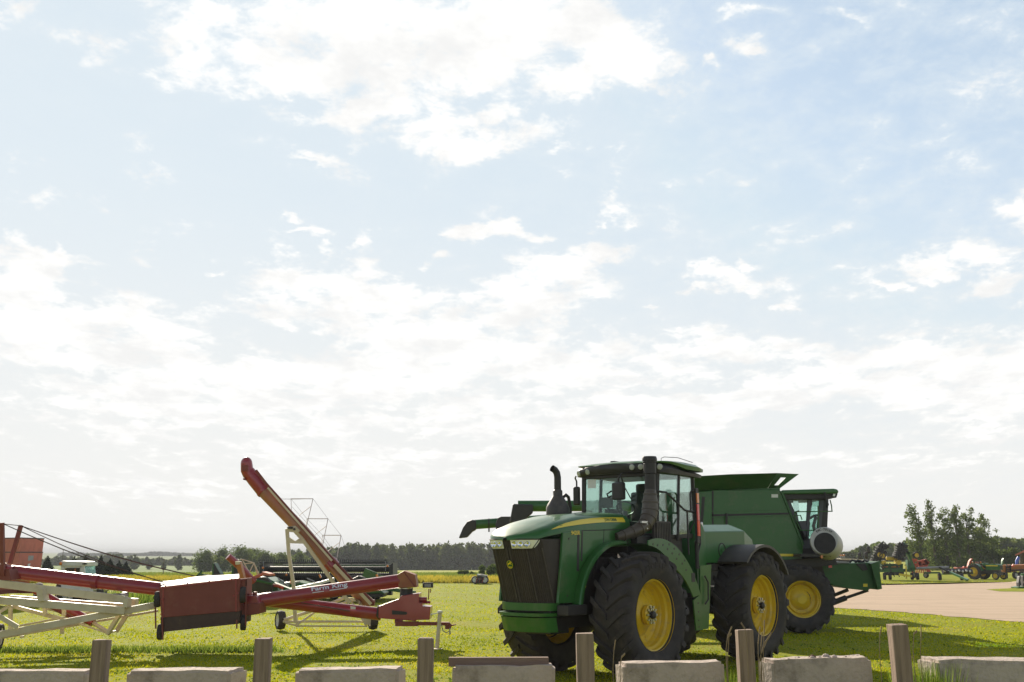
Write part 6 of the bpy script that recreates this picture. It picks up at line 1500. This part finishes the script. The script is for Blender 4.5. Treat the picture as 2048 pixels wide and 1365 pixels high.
# ---------------------------------------------------------------- timber posts, concrete blocks, plank, dry stalks
from mathutils import noise as mn
def rough_block(name, x0, x1, ya, yb, Y, depth, label, group, ex0=0, ex1=0, mat='concrete'):
    a, b = P(x0, ya, Y), P(x1, yb, Y)
    import bmesh
    bm = bmesh.new(); bmesh.ops.create_cube(bm, size=1.0)
    bmesh.ops.bevel(bm, geom=bm.edges[:], offset=.03, segments=2, affect='EDGES')
    bmesh.ops.subdivide_edges(bm, edges=bm.edges[:], cuts=5, use_grid_fill=True)
    L_ = b.x - a.x
    for v in bm.verts:
        t = v.co.x + .5; top = a.z + (b.z-a.z)*t
        bk_ = v.co.y+.5; k0, k1 = ex0*mpp(Y)*bk_, ex1*mpp(Y)*bk_
        p = Vector((a.x - k0 + (L_+k0+k1)*t, Y + depth*bk_, top*(v.co.z+.5)))
        nz = mn.noise_vector(p*9.0 + Vector((x0, 0, 0)))*.008 + mn.noise_vector(p*30.0 + Vector((x0, 0, 0)))*.005
        if v.co.z > .4: nz += Vector((0,0,mn.noise(p*14 + Vector((x0,0,3)))*.012))
        v.co = p + nz
    me = bpy.data.meshes.new(name); bm.to_mesh(me); bm.free(); me.shade_smooth(); me.set_sharp_from_angle(angle=R(50)); me.materials.append(M[mat])
    c_ = Vector(((a.x+b.x)/2, Y+depth/2, 0)); me.transform(Matrix.Translation(-c_))
    o = bpy.data.objects.new(name, me); C.objects.link(o); o.location = c_
    return tag(o, label, 'concrete block', group)
GB = 'concrete blocks between the timber posts'
bk = [(-70,176,1344,1343,0,4,'concrete block cut by the left edge, left of the first timber post'),(254,461,1342,1341,0,20,'concrete block between the first and second timber posts, pale sunlit right end'),(591,798,1341,1338,0,9,'concrete block between the second post and the third, below the tall auger'),(905,1110,1333,1332,0,0,'concrete block with the loose plank lying on top'),(1246,1448,1328,1325,10,0,'concrete block below the front tyre of the big tractor'),(1543,1742,1321,1315,14,0,'concrete block with broken stones and an iron loop on top'),(1871,2120,1320,1323,10,0,'concrete block at the right edge with tall weeds at its left end')]
blocks = [rough_block('concrete_block', a, b, c, d, 10.1, .24 if i < 6 else .34, lab, GB, e, f) for i, (a, b, c, d, e, f, lab) in enumerate(bk)]
m = MB()
for px, s in ((1575,.012),(1600,.015),(1622,.03),(1655,.04),(1668,.03),(1692,.012),(1590,.014),(1640,.018)):
    p = P(px, 1319-(px-1544)*.03, 10.2); m.ball((p.x, 10.15+.1*rnd.random(), p.z+.002), (s,s*.9,s*.8), 7, 5)
st_o = m.build('broken_stone', M['concrete'], None); me_ = st_o.data; st_o.parent = blocks[5]; me_.transform(Matrix.Translation(-blocks[5].location))
p = P(1625, 1318, 10.2); m = MB(); m.path([(p.x-.035,10.2,p.z-.02),(p.x-.03,10.2,p.z+.02),(p.x,10.2,p.z+.035),(p.x+.03,10.2,p.z+.02),(p.x+.035,10.2,p.z-.02)], .007, 7); lp_ = m.build('iron_loop', pbr('rusty_iron', (.12,.05,.03), .8), None); lp_.parent = blocks[5]; lp_.data.transform(Matrix.Translation(-blocks[5].location))
m = MB(); a, b = P(897,1316,10.2), P(1097,1315.5,10.2)
m.prism([(a.x,10.2,a.z),(b.x,10.2,b.z),(b.x+.005,10.2,a.z-.088),(a.x,10.2,a.z-.083)],(0,.09,0))
single(m, 'plank', M['woodx'], 'short weathered wooden plank lying along the top of a concrete block', 'plank', (a.x+.5,10.24,a.z-.08), bevel=.004, smooth=0)
def post(xl, xr, yt, Y, label, tilt=0.0, rz=0.0, roundt=False):
    a, b = P(xl, yt, Y), P(xr, yt, Y); w_ = b.x-a.x; h = a.z; c_ = Vector(((a.x+b.x)/2 + h*math.tan(R(tilt)), Y+w_/2, 0))
    m = MB(); hw_ = w_/2; n_ = 9; secs = []
    for i in range(n_+1):
        z = h*i/n_; off = -math.tan(R(tilt))*z; j = .0025
        sec = []
        for sx_, sy_ in ((-1,-1),(1,-1),(1,1),(-1,1)):
            q = Vector((sx_*hw_, sy_*hw_, 0)); q.rotate(Euler((0,0,R(rz)))); sec.append((c_.x+q.x+off+rnd.uniform(-j,j), c_.y+q.y+rnd.uniform(-j,j), z + (rnd.uniform(-.006,.006) if i == n_ else 0)))
        secs.append(sec)
    m.loft(secs, close=True, caps=True)
    o = single(m, 'timber_post', M['wood'], label, 'post', tuple(c_), 'square timber posts in a row', bevel=.006 if not roundt else .02, smooth=0)
    return o
post(184,213,1281,9.5,'first weathered square timber post, at the far left in front of the cream frame')
post(509,539,1278,9.5,'weathered timber post in front of the tall auger shadow, below the hopper end')
post(835,866,1277,9.5,'timber post with rounded edges standing below the tow hitch jack', roundt=True)
post(1153,1187,1268,9.5,'timber post in front of the big tractor nose, between plank and front tyre', tilt=.6)
post(1476,1507,1261,9.5,'timber post with sunlit left edge in front of the rear tractor tyre', tilt=.5)
post(1784,1816,1250,9.5,'rightmost timber post leaning a little, in front of the combine shadow', tilt=1.2)
M['straw'] = pbr('dry_grass_stem', (.30,.21,.11), .8, c2=(.22,.15,.09), scale=9)
def stalks(label, lines, Y=9.2):
    base = P(lines[0][0][0], 1365, Y); t = Vector((base.x, Y, 0)); m = MB()
    for ln_ in lines:
        pts = [P(x, y, Y) for x, y in ln_]; p0 = pts[0]; pts = [Vector((p0.x, Y, 0))] + pts
        m.path(pts, [.004] + [.0035]*(len(pts)-2) + [.002], 5)
        k = len(pts)-1; d_ = pts[k]-pts[k-1]
        for q in range(9): m.ball(pts[k-1].lerp(pts[k], .1+.1*q), (.006,.006,.011), 5, 4)
    return single(m, 'dry_stalk', M['straw'], label, 'dry weed', tuple(t), 'dry weed stalks by the posts')
stalks('dry brown stalks curving left and behind the fifth post', [[(1452,1300),(1455,1275),(1464,1253)],[(1455,1330),(1458,1272),(1463,1268)],[(1494,1290),(1490,1258),(1482,1246)]])
stalks('clump of dry seed stalks in front of the rear tractor tyre', [[(1517,1330),(1516,1290),(1520,1252)],[(1522,1340),(1522,1295),(1524,1265)],[(1522,1310),(1535,1280),(1543,1266)],[(1526,1330),(1528,1270),(1529,1240)],[(1519,1320),(1527,1290),(1537,1276)]])
stalks('single dry stalks standing just left and right of the rightmost post', [[(1759,1300),(1760,1270),(1763,1253)],[(1826,1300),(1828,1268),(1834,1262)],[(1841,1310),(1842,1275),(1842,1250)]])
stalks('thin dry stalks between the fourth post and the next concrete block', [[(1226,1335),(1228,1300),(1231,1280)],[(1240,1340),(1243,1315),(1250,1308)]])
m_ = 900; x = rng.normal(P(1862,1340,9.8).x, .10, m_); y = rng.normal(9.95, .12, m_)
V, F = blades(x, y, np.zeros(m_), rng.uniform(.78,1.06,m_), np.full(m_,.03), rng, .3)
o = bpy.data.objects.new('tall_weeds', tri_mesh('tall_weeds', V, F, M['weed'])); C.objects.link(o); tag(o, 'tall green weeds growing at the left end of the right edge block', 'weeds', kind='stuff')
m_ = 700; x = rng.normal(P(1458,1350,10.2).x, .08, m_); y = rng.normal(10.3, .15, m_)
V, F = blades(x, y, np.zeros(m_), rng.uniform(.7,.93,m_), np.full(m_,.02), rng, .25)
o = bpy.data.objects.new('tall_weeds', tri_mesh('tall_weeds', V, F, M['weed'])); C.objects.link(o); tag(o, 'tall weeds in the gap left of the fifth post', 'weeds', kind='stuff')

HAZE = 0.0004
if HAZE:
    m = MB(); m.box((0, 4200, 4.5), (20000, 8700, 22)); hz = m.build('haze', None, smooth=0); tag(hz, kind='stuff')
    hmt = bpy.data.materials.new('haze_air'); hmt.use_nodes = True; nt = hmt.node_tree; nt.nodes.clear()
    o_ = nd(nt, 'ShaderNodeOutputMaterial'); v_ = nd(nt, 'ShaderNodeVolumePrincipled'); v_.inputs['Color'].default_value = (.80,.82,.86,1); v_.inputs['Density'].default_value = HAZE; v_.inputs['Anisotropy'].default_value = 0
    lk(nt, v_.outputs[0], o_.inputs['Volume']); hz.data.materials.append(hmt)
